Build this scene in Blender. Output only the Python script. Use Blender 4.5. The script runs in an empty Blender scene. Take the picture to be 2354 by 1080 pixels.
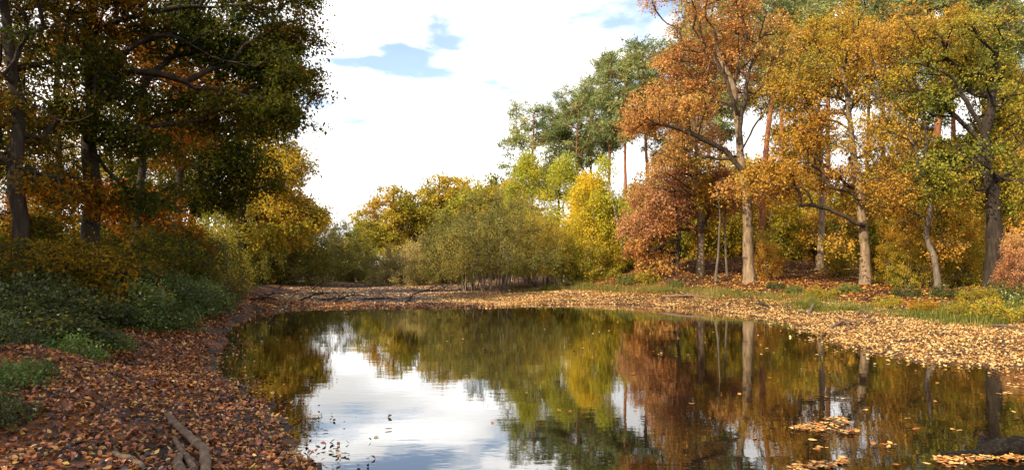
import bpy, math, random
import numpy as np
from mathutils import Vector
R_ = math.radians
scene = bpy.context.scene
C = scene.collection
# ------------------------------------------------------------------ camera
F, CX, HY, EYE = 1500.0, 1177.0, 610.0, 1.8          # photo pixels, metres above the water
cd = bpy.data.cameras.new('camera'); cam = bpy.data.objects.new('camera', cd); C.objects.link(cam)
cd.sensor_width = 36; cd.lens = 36 * F / 2354; cd.shift_y = (HY - 540) / 2354
cd.clip_start = .05; cd.clip_end = 3000
cam.location = (0, 0, EYE); cam.rotation_euler = (R_(90), 0, 0)
scene.camera = cam
# ------------------------------------------------------------------ light
SUN_EL = R_(39); SUN_AZ = math.atan2(-.80, -.60)      # azimuth from +Y towards +X
sdir = Vector((math.sin(SUN_AZ) * math.cos(SUN_EL), math.cos(SUN_AZ) * math.cos(SUN_EL), math.sin(SUN_EL)))
ld = bpy.data.lights.new('sun', 'SUN'); ld.energy = 5.0; ld.angle = R_(.55); ld.color = (1, .86, .64)
sun = bpy.data.objects.new('sun', ld); C.objects.link(sun)
sun.rotation_euler = sdir.to_track_quat('Z', 'Y').to_euler(); sun.location = (-30, -20, 40)
w = bpy.data.worlds.new('World'); scene.world = w; w.use_nodes = True
nt = w.node_tree; nt.nodes.clear()
def nd(t, typ, **kw):
    n = t.nodes.new(typ)
    for k, v in kw.items(): setattr(n, k, v)
    return n
def vmath(t, op, a, b=None):
    n = nd(t, 'ShaderNodeVectorMath', operation=op)
    for i, v in enumerate((a, b)):
        if v is None: continue
        if hasattr(v, 'links'): t.links.new(v, n.inputs[i])
        else: n.inputs[i].default_value = v
    return n
def smath(t, op, a, b=None, clamp=False):
    n = nd(t, 'ShaderNodeMath', operation=op, use_clamp=clamp)
    for i, v in enumerate((a, b)):
        if v is None: continue
        if hasattr(v, 'links'): t.links.new(v, n.inputs[i])
        else: n.inputs[i].default_value = v
    return n.outputs[0]
def maprange(t, v, a, b, c, d, smooth=True):
    n = nd(t, 'ShaderNodeMapRange'); n.clamp = True
    if smooth: n.interpolation_type = 'SMOOTHSTEP'
    t.links.new(v, n.inputs[0])
    for i, x in enumerate((a, b, c, d)): n.inputs[i + 1].default_value = x
    return n.outputs[0]
def build_world():
    t = nt
    tc = nd(t, 'ShaderNodeTexCoord'); g = tc.outputs['Generated']
    sky = nd(t, 'ShaderNodeTexSky', sky_type='NISHITA'); sky.sun_disc = False
    sky.sun_elevation = SUN_EL; sky.sun_rotation = SUN_AZ; sky.air_density = 1.0; sky.dust_density = .6; sky.ozone_density = 1.6
    skyc = vmath(t, 'SCALE', sky.outputs[0]); skyc.inputs['Scale'].default_value = .15
    sep = nd(t, 'ShaderNodeSeparateXYZ'); t.links.new(g, sep.inputs[0])
    z = smath(t, 'MAXIMUM', sep.outputs[2], 0.0); zz = smath(t, 'ADD', z, .10)
    comb = nd(t, 'ShaderNodeCombineXYZ')
    t.links.new(smath(t, 'DIVIDE', sep.outputs[0], zz), comb.inputs[0]); t.links.new(smath(t, 'DIVIDE', sep.outputs[1], zz), comb.inputs[1])
    p = comb.outputs[0]
    n1 = nd(t, 'ShaderNodeTexNoise'); n1.inputs['Scale'].default_value = 1.5; n1.inputs['Detail'].default_value = 7; n1.inputs['Roughness'].default_value = .58; n1.inputs['Distortion'].default_value = .3
    t.links.new(p, n1.inputs['Vector'])
    n2 = nd(t, 'ShaderNodeTexNoise'); n2.inputs['Scale'].default_value = .9; n2.inputs['Detail'].default_value = 5
    t.links.new(vmath(t, 'ADD', p, (7.3, 2.1, 4.)).outputs[0], n2.inputs['Vector'])
    nw = nd(t, 'ShaderNodeTexNoise'); nw.inputs['Scale'].default_value = 3.2; nw.inputs['Detail'].default_value = 5; t.links.new(p, nw.inputs['Vector'])
    wv = vmath(t, 'SCALE', vmath(t, 'SUBTRACT', nw.outputs['Color'], (.5, .5, .5)).outputs[0]); wv.inputs['Scale'].default_value = .75
    pw = vmath(t, 'ADD', p, wv.outputs[0]).outputs[0]
    pw = vmath(t, 'MULTIPLY', pw, (1, 1, 0)).outputs[0]
    # cloud cover thickens toward the horizon, with gaps higher up
    cover = smath(t, 'ADD', n1.outputs[0], maprange(t, z, .10, .60, .30, .02, False))
    for (px, py, r, amt) in ((785, 150, .28, .165), (955, 150, .26, .16), (1020, 185, .22, .15), (1075, 90, .24, .14), (1400, 5, .25, .14), (740, 250, .35, .12), (1120, 180, .25, .10)):
        d = Vector(((px - CX) / F, 1, (HY - py) / F)).normalized()
        c = (d.x / (d.z + .10), d.y / (d.z + .10), 0)
        ds = vmath(t, 'DISTANCE', pw, c).outputs['Value']
        cover = smath(t, 'SUBTRACT', cover, maprange(t, ds, 0, r, amt, 0))
    mask = maprange(t, cover, .50, .70, .11, 1)
    grey = maprange(t, n2.outputs[0], .35, .65, .82, 1.62)
    cl = nd(t, 'ShaderNodeMix', data_type='RGBA', blend_type='MULTIPLY'); cl.inputs[0].default_value = 1
    cl.inputs[6].default_value = (1.0, .985, .96, 1); t.links.new(grey, cl.inputs[7])
    mx = nd(t, 'ShaderNodeMix', data_type='RGBA'); t.links.new(mask, mx.inputs[0]); t.links.new(skyc.outputs[0], mx.inputs[6]); t.links.new(cl.outputs[2], mx.inputs[7])
    bg = nd(t, 'ShaderNodeBackground'); bg.inputs[1].default_value = 1.0
    t.links.new(mx.outputs[2], bg.inputs[0])
    out = nd(t, 'ShaderNodeOutputWorld'); t.links.new(bg.outputs[0], out.inputs[0])
build_world()
vs = scene.view_settings
vs.view_transform = 'Standard'; vs.look = 'None'; vs.exposure = 0.78; vs.gamma = 1; vs.use_curve_mapping = False
scene.cycles.max_bounces = 6; scene.cycles.diffuse_bounces = 3; scene.cycles.glossy_bounces = 3
scene.cycles.transmission_bounces = 3; scene.cycles.transparent_max_bounces = 4
scene.cycles.caustics_reflective = False; scene.cycles.caustics_refractive = False

rng = np.random.default_rng(11)
def world_pt(px, py, d): return np.array([(px - CX) / F * d, d, EYE + (HY - py) / F * d])

# ------------------------------------------------------------------ mesh + object helpers
def mesh_np(name, V, Q, mat, attr=None, smooth=False):
    """V (n,3); Q list of (m,k) index arrays, or one array; attr = per-face float 'rnd'"""
    if not isinstance(Q, (list, tuple)): Q = [Q]
    Q = [np.asarray(q, dtype=np.int32) for q in Q if len(q)]
    me = bpy.data.meshes.new(name)
    me.vertices.add(len(V)); me.vertices.foreach_set('co', np.asarray(V, dtype=np.float32).ravel())
    li = np.concatenate([q.ravel() for q in Q]) if Q else np.zeros(0, np.int32)
    tot = np.concatenate([np.full(len(q), q.shape[1], dtype=np.int32) for q in Q]) if Q else np.zeros(0, np.int32)
    st = np.concatenate([[0], np.cumsum(tot)[:-1]]).astype(np.int32)
    me.loops.add(len(li)); me.loops.foreach_set('vertex_index', li)
    me.polygons.add(len(tot)); me.polygons.foreach_set('loop_start', st); me.polygons.foreach_set('loop_total', tot)
    if smooth: me.polygons.foreach_set('use_smooth', np.ones(len(tot), dtype=bool))
    if attr is not None:
        a = me.attributes.new('rnd', 'FLOAT', 'FACE'); a.data.foreach_set('value', np.asarray(attr, dtype=np.float32))
    me.update(); me.validate()
    me.materials.append(mat)
    return me
def obj(name, me, parent=None):
    o = bpy.data.objects.new(name, me); C.objects.link(o)
    if parent: o.parent = parent
    return o
def tag(o, label=None, cat=None, group=None, kind=None):
    if label: o['label'] = label
    if cat: o['category'] = cat
    if group: o['group'] = group
    if kind: o['kind'] = kind
    return o
def thing(name, label, cat, loc, group=None, rz=0, s=1.0):
    o = bpy.data.objects.new(name, None); C.objects.link(o)
    o.empty_display_size = .3; o.location = loc; o.rotation_euler = (0, 0, rz); o.scale = (s, s, s) if np.isscalar(s) else s
    return tag(o, label, cat, group)
def copy_thing(root, label, loc, rz=0, s=1.0, group=None, leaf=None):
    r = root.copy(); C.objects.link(r); r.location = loc; r.rotation_euler = (0, 0, rz)
    r.scale = (s, s, s) if np.isscalar(s) else s
    r['label'] = label
    if group: r['group'] = group
    elif 'group' in r: del r['group']
    for ch in [c for c in C.objects if c.parent == root]:
        c = ch.copy(); C.objects.link(c); c.parent = r
        if leaf is not None and ch.name.split('.')[0] in ('crown', 'leaves'):
            c.material_slots[0].link = 'OBJECT'; c.material_slots[0].material = leaf
    return r

# ------------------------------------------------------------------ materials
def new_mat(name):
    m = bpy.data.materials.new(name); m.use_nodes = True; m.node_tree.nodes.clear()
    return m, m.node_tree
def ramp_node(t, fac, cols):
    r = nd(t, 'ShaderNodeValToRGB'); e = r.color_ramp.elements
    n = len(cols)
    for i, c in enumerate(cols):
        pos = i / (n - 1)
        if i == 0: el = e[0]; el.position = 0
        elif i == n - 1: el = e[-1]; el.position = 1
        else: el = e.new(pos)
        el.color = (*c, 1)
    t.links.new(fac, r.inputs[0]); return r.outputs[0]
def leaf_mat(name, cols, trans=.42, gloss=.0, vary=.12):
    m, t = new_mat(name)
    at = nd(t, 'ShaderNodeAttribute', attribute_name='rnd')
    col = ramp_node(t, at.outputs['Fac'], cols)
    oi = nd(t, 'ShaderNodeObjectInfo')
    h = nd(t, 'ShaderNodeHueSaturation')
    t.links.new(col, h.inputs['Color'])
    t.links.new(maprange(t, oi.outputs['Random'], 0, 1, 1 - vary, 1 + vary, False), h.inputs['Value'])
    col = h.outputs[0]
    d = nd(t, 'ShaderNodeBsdfDiffuse'); t.links.new(col, d.inputs[0])
    tr = nd(t, 'ShaderNodeBsdfTranslucent'); t.links.new(col, tr.inputs[0])
    mx = nd(t, 'ShaderNodeMixShader'); mx.inputs[0].default_value = trans
    t.links.new(d.outputs[0], mx.inputs[1]); t.links.new(tr.outputs[0], mx.inputs[2])
    sh = mx.outputs[0]
    if gloss:
        gl = nd(t, 'ShaderNodeBsdfGlossy'); gl.inputs['Roughness'].default_value = .38
        gl.inputs['Color'].default_value = (.9, .95, 1, 1)
        m2 = nd(t, 'ShaderNodeMixShader'); m2.inputs[0].default_value = gloss
        t.links.new(sh, m2.inputs[1]); t.links.new(gl.outputs[0], m2.inputs[2]); sh = m2.outputs[0]
    o = nd(t, 'ShaderNodeOutputMaterial'); t.links.new(sh, o.inputs[0])
    return m
def bark_mat(name, cols, scale=(9, 9, 2), bump=.6, bands=None, detail=6):
    m, t = new_mat(name)
    tc = nd(t, 'ShaderNodeTexCoord'); mp = nd(t, 'ShaderNodeMapping'); mp.inputs['Scale'].default_value = scale
    t.links.new(tc.outputs['Object'], mp.inputs[0])
    n = nd(t, 'ShaderNodeTexNoise'); n.inputs['Scale'].default_value = 1; n.inputs['Detail'].default_value = detail; n.inputs['Roughness'].default_value = .7
    t.links.new(mp.outputs[0], n.inputs['Vector'])
    f = maprange(t, n.outputs[0], .3, .7, 0, 1, False)
    col = ramp_node(t, f, cols)
    if bands:
        mp2 = nd(t, 'ShaderNodeMapping'); mp2.inputs['Scale'].default_value = bands[1]; t.links.new(tc.outputs['Object'], mp2.inputs[0])
        n2 = nd(t, 'ShaderNodeTexNoise'); n2.inputs['Scale'].default_value = 1; n2.inputs['Detail'].default_value = 3; t.links.new(mp2.outputs[0], n2.inputs['Vector'])
        mx = nd(t, 'ShaderNodeMix', data_type='RGBA'); t.links.new(maprange(t, n2.outputs[0], bands[2], bands[3], 0, 1), mx.inputs[0])
        t.links.new(col, mx.inputs[6]); mx.inputs[7].default_value = (*bands[0], 1); col = mx.outputs[2]
    b = nd(t, 'ShaderNodeBump'); b.inputs['Strength'].default_value = bump; b.inputs['Distance'].default_value = .03; t.links.new(n.outputs[0], b.inputs['Height'])
    p = nd(t, 'ShaderNodeBsdfPrincipled'); p.inputs['Roughness'].default_value = .85; p.inputs['Specular IOR Level'].default_value = .2
    t.links.new(col, p.inputs['Base Color']); t.links.new(b.outputs[0], p.inputs['Normal'])
    o = nd(t, 'ShaderNodeOutputMaterial'); t.links.new(p.outputs[0], o.inputs[0])
    return m
LM = dict(
  orange=leaf_mat('leaf_orange', [(.17,.075,.025),(.44,.19,.055),(.60,.28,.085),(.68,.38,.12),(.52,.34,.07),(.27,.23,.05)]),
  rust=leaf_mat('leaf_rust', [(.26,.11,.05),(.54,.25,.11),(.66,.34,.14),(.72,.43,.15)]),
  gold=leaf_mat('leaf_gold', [(.20,.10,.02),(.50,.24,.04),(.66,.35,.055),(.72,.44,.06),(.42,.31,.045),(.22,.21,.04)]),
  yellow=leaf_mat('leaf_yellow', [(.36,.28,.03),(.70,.48,.035),(.82,.58,.045),(.56,.48,.05),(.36,.36,.05)], trans=.5),
  limegreen=leaf_mat('leaf_lime', [(.20,.24,.03),(.40,.42,.05),(.56,.52,.06),(.66,.54,.06)], trans=.48),
  oakgreen=leaf_mat('leaf_oakgreen', [(.10,.13,.02),(.22,.24,.035),(.36,.32,.045),(.52,.37,.045),(.46,.24,.03)]),
  oakyellow=leaf_mat('leaf_oakyellow', [(.17,.18,.025),(.36,.32,.04),(.56,.42,.05),(.62,.40,.045),(.50,.27,.035)]),
  willow=leaf_mat('leaf_willow', [(.14,.15,.04),(.26,.24,.06),(.37,.31,.075),(.48,.35,.075)]),
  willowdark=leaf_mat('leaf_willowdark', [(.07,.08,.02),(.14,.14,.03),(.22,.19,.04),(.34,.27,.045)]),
  willowpale=leaf_mat('leaf_willowpale', [(.22,.18,.07),(.34,.27,.10),(.43,.33,.11),(.48,.34,.08)]),
  pine=leaf_mat('needle_pine', [(.09,.13,.05),(.20,.24,.085),(.32,.34,.12),(.40,.37,.12)], trans=.3),
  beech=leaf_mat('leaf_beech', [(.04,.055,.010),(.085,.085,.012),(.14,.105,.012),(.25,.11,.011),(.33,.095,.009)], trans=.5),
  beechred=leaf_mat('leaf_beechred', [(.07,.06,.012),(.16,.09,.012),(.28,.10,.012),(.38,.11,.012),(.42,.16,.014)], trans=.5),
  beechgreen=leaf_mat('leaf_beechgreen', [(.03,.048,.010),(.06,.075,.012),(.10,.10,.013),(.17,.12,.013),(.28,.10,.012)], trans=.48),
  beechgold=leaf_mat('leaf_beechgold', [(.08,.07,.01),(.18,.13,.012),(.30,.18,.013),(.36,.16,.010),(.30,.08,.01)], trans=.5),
  bramble=leaf_mat('leaf_bramble', [(.025,.04,.012),(.045,.065,.016),(.08,.09,.02),(.22,.17,.02)], trans=.3, gloss=.02),
  weed=leaf_mat('leaf_weed', [(.04,.085,.015),(.08,.14,.02),(.14,.18,.025),(.30,.25,.03)], trans=.35, gloss=.03),
  weedyellow=leaf_mat('leaf_weedyellow', [(.12,.13,.02),(.26,.25,.03),(.40,.33,.035),(.48,.28,.03)], trans=.4),
  hazel=leaf_mat('leaf_hazel', [(.10,.11,.014),(.24,.20,.02),(.38,.27,.022),(.46,.25,.02),(.40,.16,.016)], trans=.45),
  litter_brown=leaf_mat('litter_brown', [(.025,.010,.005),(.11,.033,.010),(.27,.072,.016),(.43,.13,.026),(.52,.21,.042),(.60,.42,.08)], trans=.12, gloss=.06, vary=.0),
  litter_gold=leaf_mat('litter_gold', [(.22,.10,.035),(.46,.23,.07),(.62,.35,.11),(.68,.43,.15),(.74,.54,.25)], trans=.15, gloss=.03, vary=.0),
  litter_pale=leaf_mat('litter_pale', [(.12,.05,.03),(.34,.13,.06),(.54,.24,.11),(.62,.42,.22),(.70,.60,.42),(.20,.24,.05)], trans=.1, gloss=.08, vary=.0),
  grass=leaf_mat('grass_blade', [(.05,.075,.015),(.10,.13,.022),(.20,.18,.04),(.34,.24,.08),(.30,.15,.05)], trans=.3),
)
BK = dict(
  dark=bark_mat('bark_dark', [(.012,.008,.005),(.032,.022,.014),(.065,.047,.032)]),
  oak=bark_mat('bark_oak', [(.08,.052,.028),(.22,.15,.085),(.36,.255,.15)], bands=((.05,.038,.025),(2.2,2.2,1.6),.56,.66)),
  oaklimb=bark_mat('bark_oak_limb', [(.02,.014,.009),(.06,.043,.027),(.12,.085,.05)]),
  pine=bark_mat('bark_pine', [(.10,.035,.016),(.26,.10,.045),(.38,.17,.075)], scale=(7,7,1.5)),
  birch=bark_mat('bark_birch', [(.30,.25,.18),(.52,.46,.36),(.62,.57,.47)], scale=(4,4,3), bump=.2, bands=((.05,.04,.03),(3,3,9),.56,.62)),
  grey=bark_mat('bark_grey', [(.05,.04,.028),(.13,.10,.07),(.22,.17,.115)]),
  drift=bark_mat('driftwood', [(.05,.032,.02),(.15,.095,.06),(.26,.18,.12)], scale=(14,14,14)),
  black=bark_mat('wet_log', [(.004,.003,.002),(.010,.007,.005),(.05,.034,.018)], scale=(26,40,40), bump=1),
)

# ------------------------------------------------------------------ terrain
def on_ground(px, py): d = EYE * F / (py - HY); return ((px - CX) / F * d, d)     # pixel on the water plane
SHORE_PX = [(680,1040),(625,1000),(560,955),(510,900),(484,860),(478,825),(500,780),(530,740),(590,713),(700,708),(800,709),(900,707),(1000,706),(1100,705),(1200,703),(1320,700),(1420,699),(1500,703),(1600,709),(1700,722),(1800,738),(1880,758),(1935,785),(1990,812),(2100,834),(2230,838),(2354,848)]
SHORE = [on_ground(*p) for p in SHORE_PX] + [(11.5,10.2),(15,8),(17,3),(14,-2),(7,-3),(3,.6),(0,1.6),(-1.2,3.6),(-1.7,5.2)]
SH = np.array(SHORE)
def poly_sd(P, poly):
    """signed distance, positive outside"""
    A = poly; B = np.roll(poly, -1, axis=0); d2 = np.full(len(P), 1e18); ins = np.zeros(len(P), bool)
    for a, b in zip(A, B):
        ab = b - a; ap = P - a; t = np.clip((ap @ ab) / (ab @ ab), 0, 1)
        q = ap - t[:, None] * ab; d2 = np.minimum(d2, (q * q).sum(1))
        c = ((a[1] > P[:, 1]) != (b[1] > P[:, 1])); 
        xi = (b[0] - a[0]) * (P[:, 1] - a[1]) / (b[1] - a[1] + 1e-12) + a[0]
        ins ^= c & (P[:, 0] < xi)
    d = np.sqrt(d2); return np.where(ins, -d, d)
BANK_PX = [(60,740,11),(45,640,14),(208,622,16),(312,622,22),(250,740,13),(0,1080,4.6),(200,1080,5),(420,1080,5.4),(0,900,6.5),(200,850,9.5),(350,850,10.5),(0,800,8),(400,770,14.2),(420,700,20),(405,620,26),(300,680,17),
  (480,695,22.5),(520,680,25),(540,655,35),(450,640,31),(640,650,50),(760,650,56),
  (1130,668,40),(1080,670,40),(1190,668,40.5),(1300,688,32),(1400,676,33.5),(1480,664,36),(930,650,52),(1240,655,46),(1300,650,50),(1420,645,46),
  (1722,650,34),(1990,655,31),(1610,632,38),(1555,625,37),(1885,625,40),(2285,660,26),(2150,668,27),
  (1520,610,44),(1600,598,44),(1700,595,44),(1850,600,44),(2000,605,42),(2150,615,36),(2300,618,33),(1640,660,33),(1560,655,34),(1830,655,32),
  (1550,674,31.5),(1700,682,28.6),(1850,697,25.4),(2000,716,22.3),(2200,744,18.6),(2354,756,16.8),(2000,682,26.5),(2200,692,23.5),(2354,700,21.5),(1700,665,31)]
BANK = [tuple(world_pt(*b)) for b in BANK_PX] + [(-14,5,1.4),(-10,1,1.0),(-5,0,.5),(-3,3,.3),(0,-1,.3),(-20,15,1.9),(-18,24,1.9),(-25,32,2.),(-30,60,1.5),(-22,48,.9),(-22,70,.5),(-9,90,.3),(5,95,.4),(20,80,1.2),
  (12,60,1.9),(20,52,2.0),(30,50,2.0),(35,38,1.8),(25,24,1.1),(24,13,.7),(20,6,.4),(40,20,1.3),(60,60,2),(-60,60,2),(0,140,1),(-60,0,2),(60,0,2),(0,-40,1),(8,75,.6),(-1,75,.15)]
FLAT = [(-8.5,31),(-5,31),(-1,31.5),(-10,36),(-6,36),(-2.5,35),(-11,42),(-6,42),(-3,41),(-12,50),(-8,52),(-4,47),(-12,58),(-8,60),(-6,68),(-10,70),(-13,66),(-8,78),(-9.8,31.5)]
def resample(P, step):
    P = np.asarray(P, float); seg = np.linalg.norm(np.diff(P, axis=0), axis=1); s = np.concatenate([[0], np.cumsum(seg)])
    n = max(2, int(s[-1] / step) + 1); u = np.linspace(0, s[-1], n)
    return np.stack([np.interp(u, s, P[:, k]) for k in range(P.shape[1])], 1)
_shr = resample(np.vstack([SH, SH[:1]]), 1.2)
CTRL = np.vstack([np.array(BANK), np.array([(x, y, .035) for x, y in FLAT]), np.column_stack([_shr, np.full(len(_shr), .0)])])
CW = np.concatenate([np.full(len(BANK), 2.2), np.full(len(FLAT), 2.0), np.full(len(_shr), .55)])
def vnoise(x, y, s, seed=0):
    """cheap smooth value noise"""
    x = x / s + seed * 17.3; y = y / s + seed * 5.1
    xi = np.floor(x); yi = np.floor(y); fx = x - xi; fy = y - yi
    fx = fx * fx * (3 - 2 * fx); fy = fy * fy * (3 - 2 * fy)
    def hsh(a, b): v = np.sin(a * 127.1 + b * 311.7) * 43758.5453; return v - np.floor(v)
    return (hsh(xi, yi) * (1 - fx) + hsh(xi + 1, yi) * fx) * (1 - fy) + (hsh(xi, yi + 1) * (1 - fx) + hsh(xi + 1, yi + 1) * fx) * fy
def height(P, want_sd=False):
    P = np.atleast_2d(np.asarray(P, float))[:, :2]; out = np.empty(len(P)); sds = np.empty(len(P))
    for i in range(0, len(P), 20000):
        p = P[i:i + 20000]
        d2 = ((p[:, None, :] - CTRL[None, :, :2]) ** 2).sum(2) + .25
        wgt = CW / d2 ** 1.6
        z = (wgt * CTRL[:, 2]).sum(1) / wgt.sum(1)
        sd = poly_sd(p, SH)
        sd = sd + .7 * (vnoise(p[:, 0], p[:, 1], 1.4, 21) - .5) + .3 * (vnoise(p[:, 0], p[:, 1], .45, 22) - .5)
        n = vnoise(p[:, 0], p[:, 1], 2.3, 1) - .5 + .5 * (vnoise(p[:, 0], p[:, 1], .8, 2) - .5)
        n2 = vnoise(p[:, 0], p[:, 1], .35, 5) - .5
        amp = .02 + .22 * np.clip(z / 1.2, 0, 1)
        zo = np.maximum(z, 0) + n * amp * np.clip(sd / 1.5, 0, 1) + n2 * .03 * np.clip(sd, 0, 1) + .012
        flat = np.clip((p[:, 1] - 29) / 4, 0, 1) * np.clip(1 - z / .12, 0, 1)
        zo = zo - flat * np.clip(vnoise(p[:, 0] * .35, p[:, 1], 2.6, 3) - .52, 0, 1) * .25
        zi = .012 + np.maximum(sd * .14, -.7)
        out[i:i + 20000] = np.where(sd > 0, zo, zi); sds[i:i + 20000] = sd
    return (out, sds) if want_sd else out
def gz(x, y): return float(height([(x, y)])[0])
def axis(a, b, step, lo, hi, grow=1.22):
    v = list(np.arange(a, b + 1e-6, step)); s = step
    while v[-1] < hi: s *= grow; v.append(v[-1] + s)
    s = step; l = []
    x = a
    while x > lo: s *= grow; x -= s; l.append(x)
    return np.array(l[::-1] + v)
def build_ground():
    xs = axis(-14, 24, .22, -700, 700); ys = np.concatenate([axis(3, 34, .2, -300, 34.001)[:-1], axis(34, 62, .4, 33.99, 900)])
    ys = np.unique(np.round(ys, 4))
    X, Y = np.meshgrid(xs, ys); P = np.column_stack([X.ravel(), Y.ravel()])
    z = height(P); nx, ny = len(xs), len(ys)
    idx = np.arange(nx * ny).reshape(ny, nx)
    Q = np.stack([idx[:-1, :-1], idx[:-1, 1:], idx[1:, 1:], idx[1:, :-1]], -1).reshape(-1, 4)
    m, t = new_mat('forest_floor')
    geo = nd(t, 'ShaderNodeNewGeometry'); pos = geo.outputs['Position']
    v = nd(t, 'ShaderNodeTexVoronoi'); v.inputs['Scale'].default_value = 15; t.links.new(pos, v.inputs['Vector'])
    sepc = nd(t, 'ShaderNodeSeparateColor'); t.links.new(v.outputs['Color'], sepc.inputs[0])
    leafc = ramp_node(t, sepc.outputs[0], [(.05,.02,.01),(.13,.045,.018),(.24,.08,.028),(.32,.12,.04),(.36,.17,.06)])
    n = nd(t, 'ShaderNodeTexNoise'); n.inputs['Scale'].default_value = 1.3; n.inputs['Detail'].default_value = 6; t.links.new(pos, n.inputs['Vector'])
    n3 = nd(t, 'ShaderNodeTexNoise'); n3.inputs['Scale'].default_value = 22; n3.inputs['Detail'].default_value = 4; t.links.new(pos, n3.inputs['Vector'])
    soil = ramp_node(t, n3.outputs[0], [(.012,.008,.005),(.03,.02,.012),(.06,.04,.024)])
    mx = nd(t, 'ShaderNodeMix', data_type='RGBA'); t.links.new(maprange(t, n.outputs[0], .42, .62, .03, .55), mx.inputs[0])
    t.links.new(soil, mx.inputs[6]); t.links.new(leafc, mx.inputs[7])
    b = nd(t, 'ShaderNodeBump'); b.inputs['Strength'].default_value = .8; b.inputs['Distance'].default_value = .03; t.links.new(sepc.outputs[1], b.inputs['Height'])
    p = nd(t, 'ShaderNodeBsdfPrincipled'); p.inputs['Roughness'].default_value = .8; p.inputs['Specular IOR Level'].default_value = .25
    t.links.new(mx.outputs[2], p.inputs['Base Color']); t.links.new(b.outputs[0], p.inputs['Normal'])
    o = nd(t, 'ShaderNodeOutputMaterial'); t.links.new(p.outputs[0], o.inputs[0])
    g = obj('ground', mesh_np('ground', np.column_stack([P, z]), Q, m, smooth=True)); tag(g, kind='structure')
    return g
ground = build_ground()
def build_water():
    m, t = new_mat('pond_water')
    geo = nd(t, 'ShaderNodeNewGeometry')
    mp = nd(t, 'ShaderNodeMapping'); mp.inputs['Scale'].default_value = (1.1, 2.6, 1); t.links.new(geo.outputs['Position'], mp.inputs[0])
    n = nd(t, 'ShaderNodeTexNoise'); n.inputs['Scale'].default_value = 2.2; n.inputs['Detail'].default_value = 3; t.links.new(mp.outputs[0], n.inputs['Vector'])
    n2 = nd(t, 'ShaderNodeTexNoise'); n2.inputs['Scale'].default_value = .35; n2.inputs['Detail'].default_value = 2; t.links.new(mp.outputs[0], n2.inputs['Vector'])
    hgt = smath(t, 'ADD', smath(t, 'MULTIPLY', n.outputs[0], .35), n2.outputs[0])
    b = nd(t, 'ShaderNodeBump'); b.inputs['Strength'].default_value = .05; b.inputs['Distance'].default_value = .05; t.links.new(hgt, b.inputs['Height'])
    fr = nd(t, 'ShaderNodeFresnel'); fr.inputs['IOR'].default_value = 1.45; t.links.new(b.outputs[0], fr.inputs['Normal'])
    gl = nd(t, 'ShaderNodeBsdfGlossy'); gl.inputs['Roughness'].default_value = .012; gl.inputs['Color'].default_value = (1, 1, 1, 1); t.links.new(b.outputs[0], gl.inputs['Normal'])
    df = nd(t, 'ShaderNodeBsdfDiffuse'); df.inputs[0].default_value = (.010, .0065, .003, 1)
    mx = nd(t, 'ShaderNodeMixShader'); t.links.new(maprange(t, fr.outputs[0], .0, .8, .11, 1., False), mx.inputs[0])
    t.links.new(df.outputs[0], mx.inputs[1]); t.links.new(gl.outputs[0], mx.inputs[2])
    o = nd(t, 'ShaderNodeOutputMaterial'); t.links.new(mx.outputs[0], o.inputs[0])
    V = np.array([(-40, -12, 0), (40, -12, 0), (40, 90, 0), (-40, 90, 0)], float)
    wtr = obj('pond_water', mesh_np('pond_water', V, np.array([[0, 1, 2, 3]]), m)); tag(wtr, kind='structure')
build_water()

# ------------------------------------------------------------------ plant generator
def unit(v): return v / (np.linalg.norm(v, axis=-1, keepdims=True) + 1e-9)
def leaves_mesh(rng, pos, axis_, size, asp, up, fold=.12):
    """rhombic folded leaves -> verts, quads"""
    n = len(pos)
    nrm = rng.normal(size=(n, 3)); nrm[:, 2] += up
    side = unit(np.cross(nrm, axis_)); nn = unit(np.cross(axis_, side))
    s = size[:, None]; wd = (asp * size / 2)[:, None]
    mid = pos + axis_ * s * .45
    a = pos; c = pos + axis_ * s - nn * s * fold * rng.uniform(-.5, 1.5, (n, 1))
    l = mid + side * wd + nn * s * fold; r_ = mid - side * wd + nn * s * fold
    V = np.stack([a, l, c, r_], 1).reshape(-1, 3)
    Q = np.arange(4 * n).reshape(n, 4)
    return V, Q
def tubes(chains, sides_of):
    """chains: list of (pts (k,3), radii (k))"""
    VV, QQ, off = [], [], 0
    for P, r in chains:
        k = len(P); s = sides_of(r.max())
        T = unit(np.gradient(P, axis=0)); ch = unit(P[-1] - P[0]); ref = np.eye(3)[np.argmin(np.abs(ch))]
        U = unit(np.cross(T, ref)); W = np.cross(T, U)
        a = np.linspace(0, 2 * np.pi, s, endpoint=False)
        ring = P[:, None, :] + r[:, None, None] * (np.cos(a)[None, :, None] * U[:, None, :] + np.sin(a)[None, :, None] * W[:, None, :])
        VV.append(ring.reshape(-1, 3))
        i = np.arange(k - 1)[:, None] * s + np.arange(s)[None, :]; j = np.arange(k - 1)[:, None] * s + (np.arange(s)[None, :] + 1) % s
        QQ.append(np.stack([i, j, j + s, i + s], -1).reshape(-1, 4) + off); off += k * s
    return np.vstack(VV), np.vstack(QQ)
def bend(rng, P, step, jit):
    """resampled and crooked polyline, ends kept"""
    Q = resample(P, step); n = len(Q)
    if n > 2:
        e = rng.normal(size=(n, 3)) * jit * step; e = np.cumsum(e, 0); u = np.linspace(0, 1, n)[:, None]
        e = e - u * e[-1]; e[0] = 0; Q = Q + e
    return Q
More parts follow.
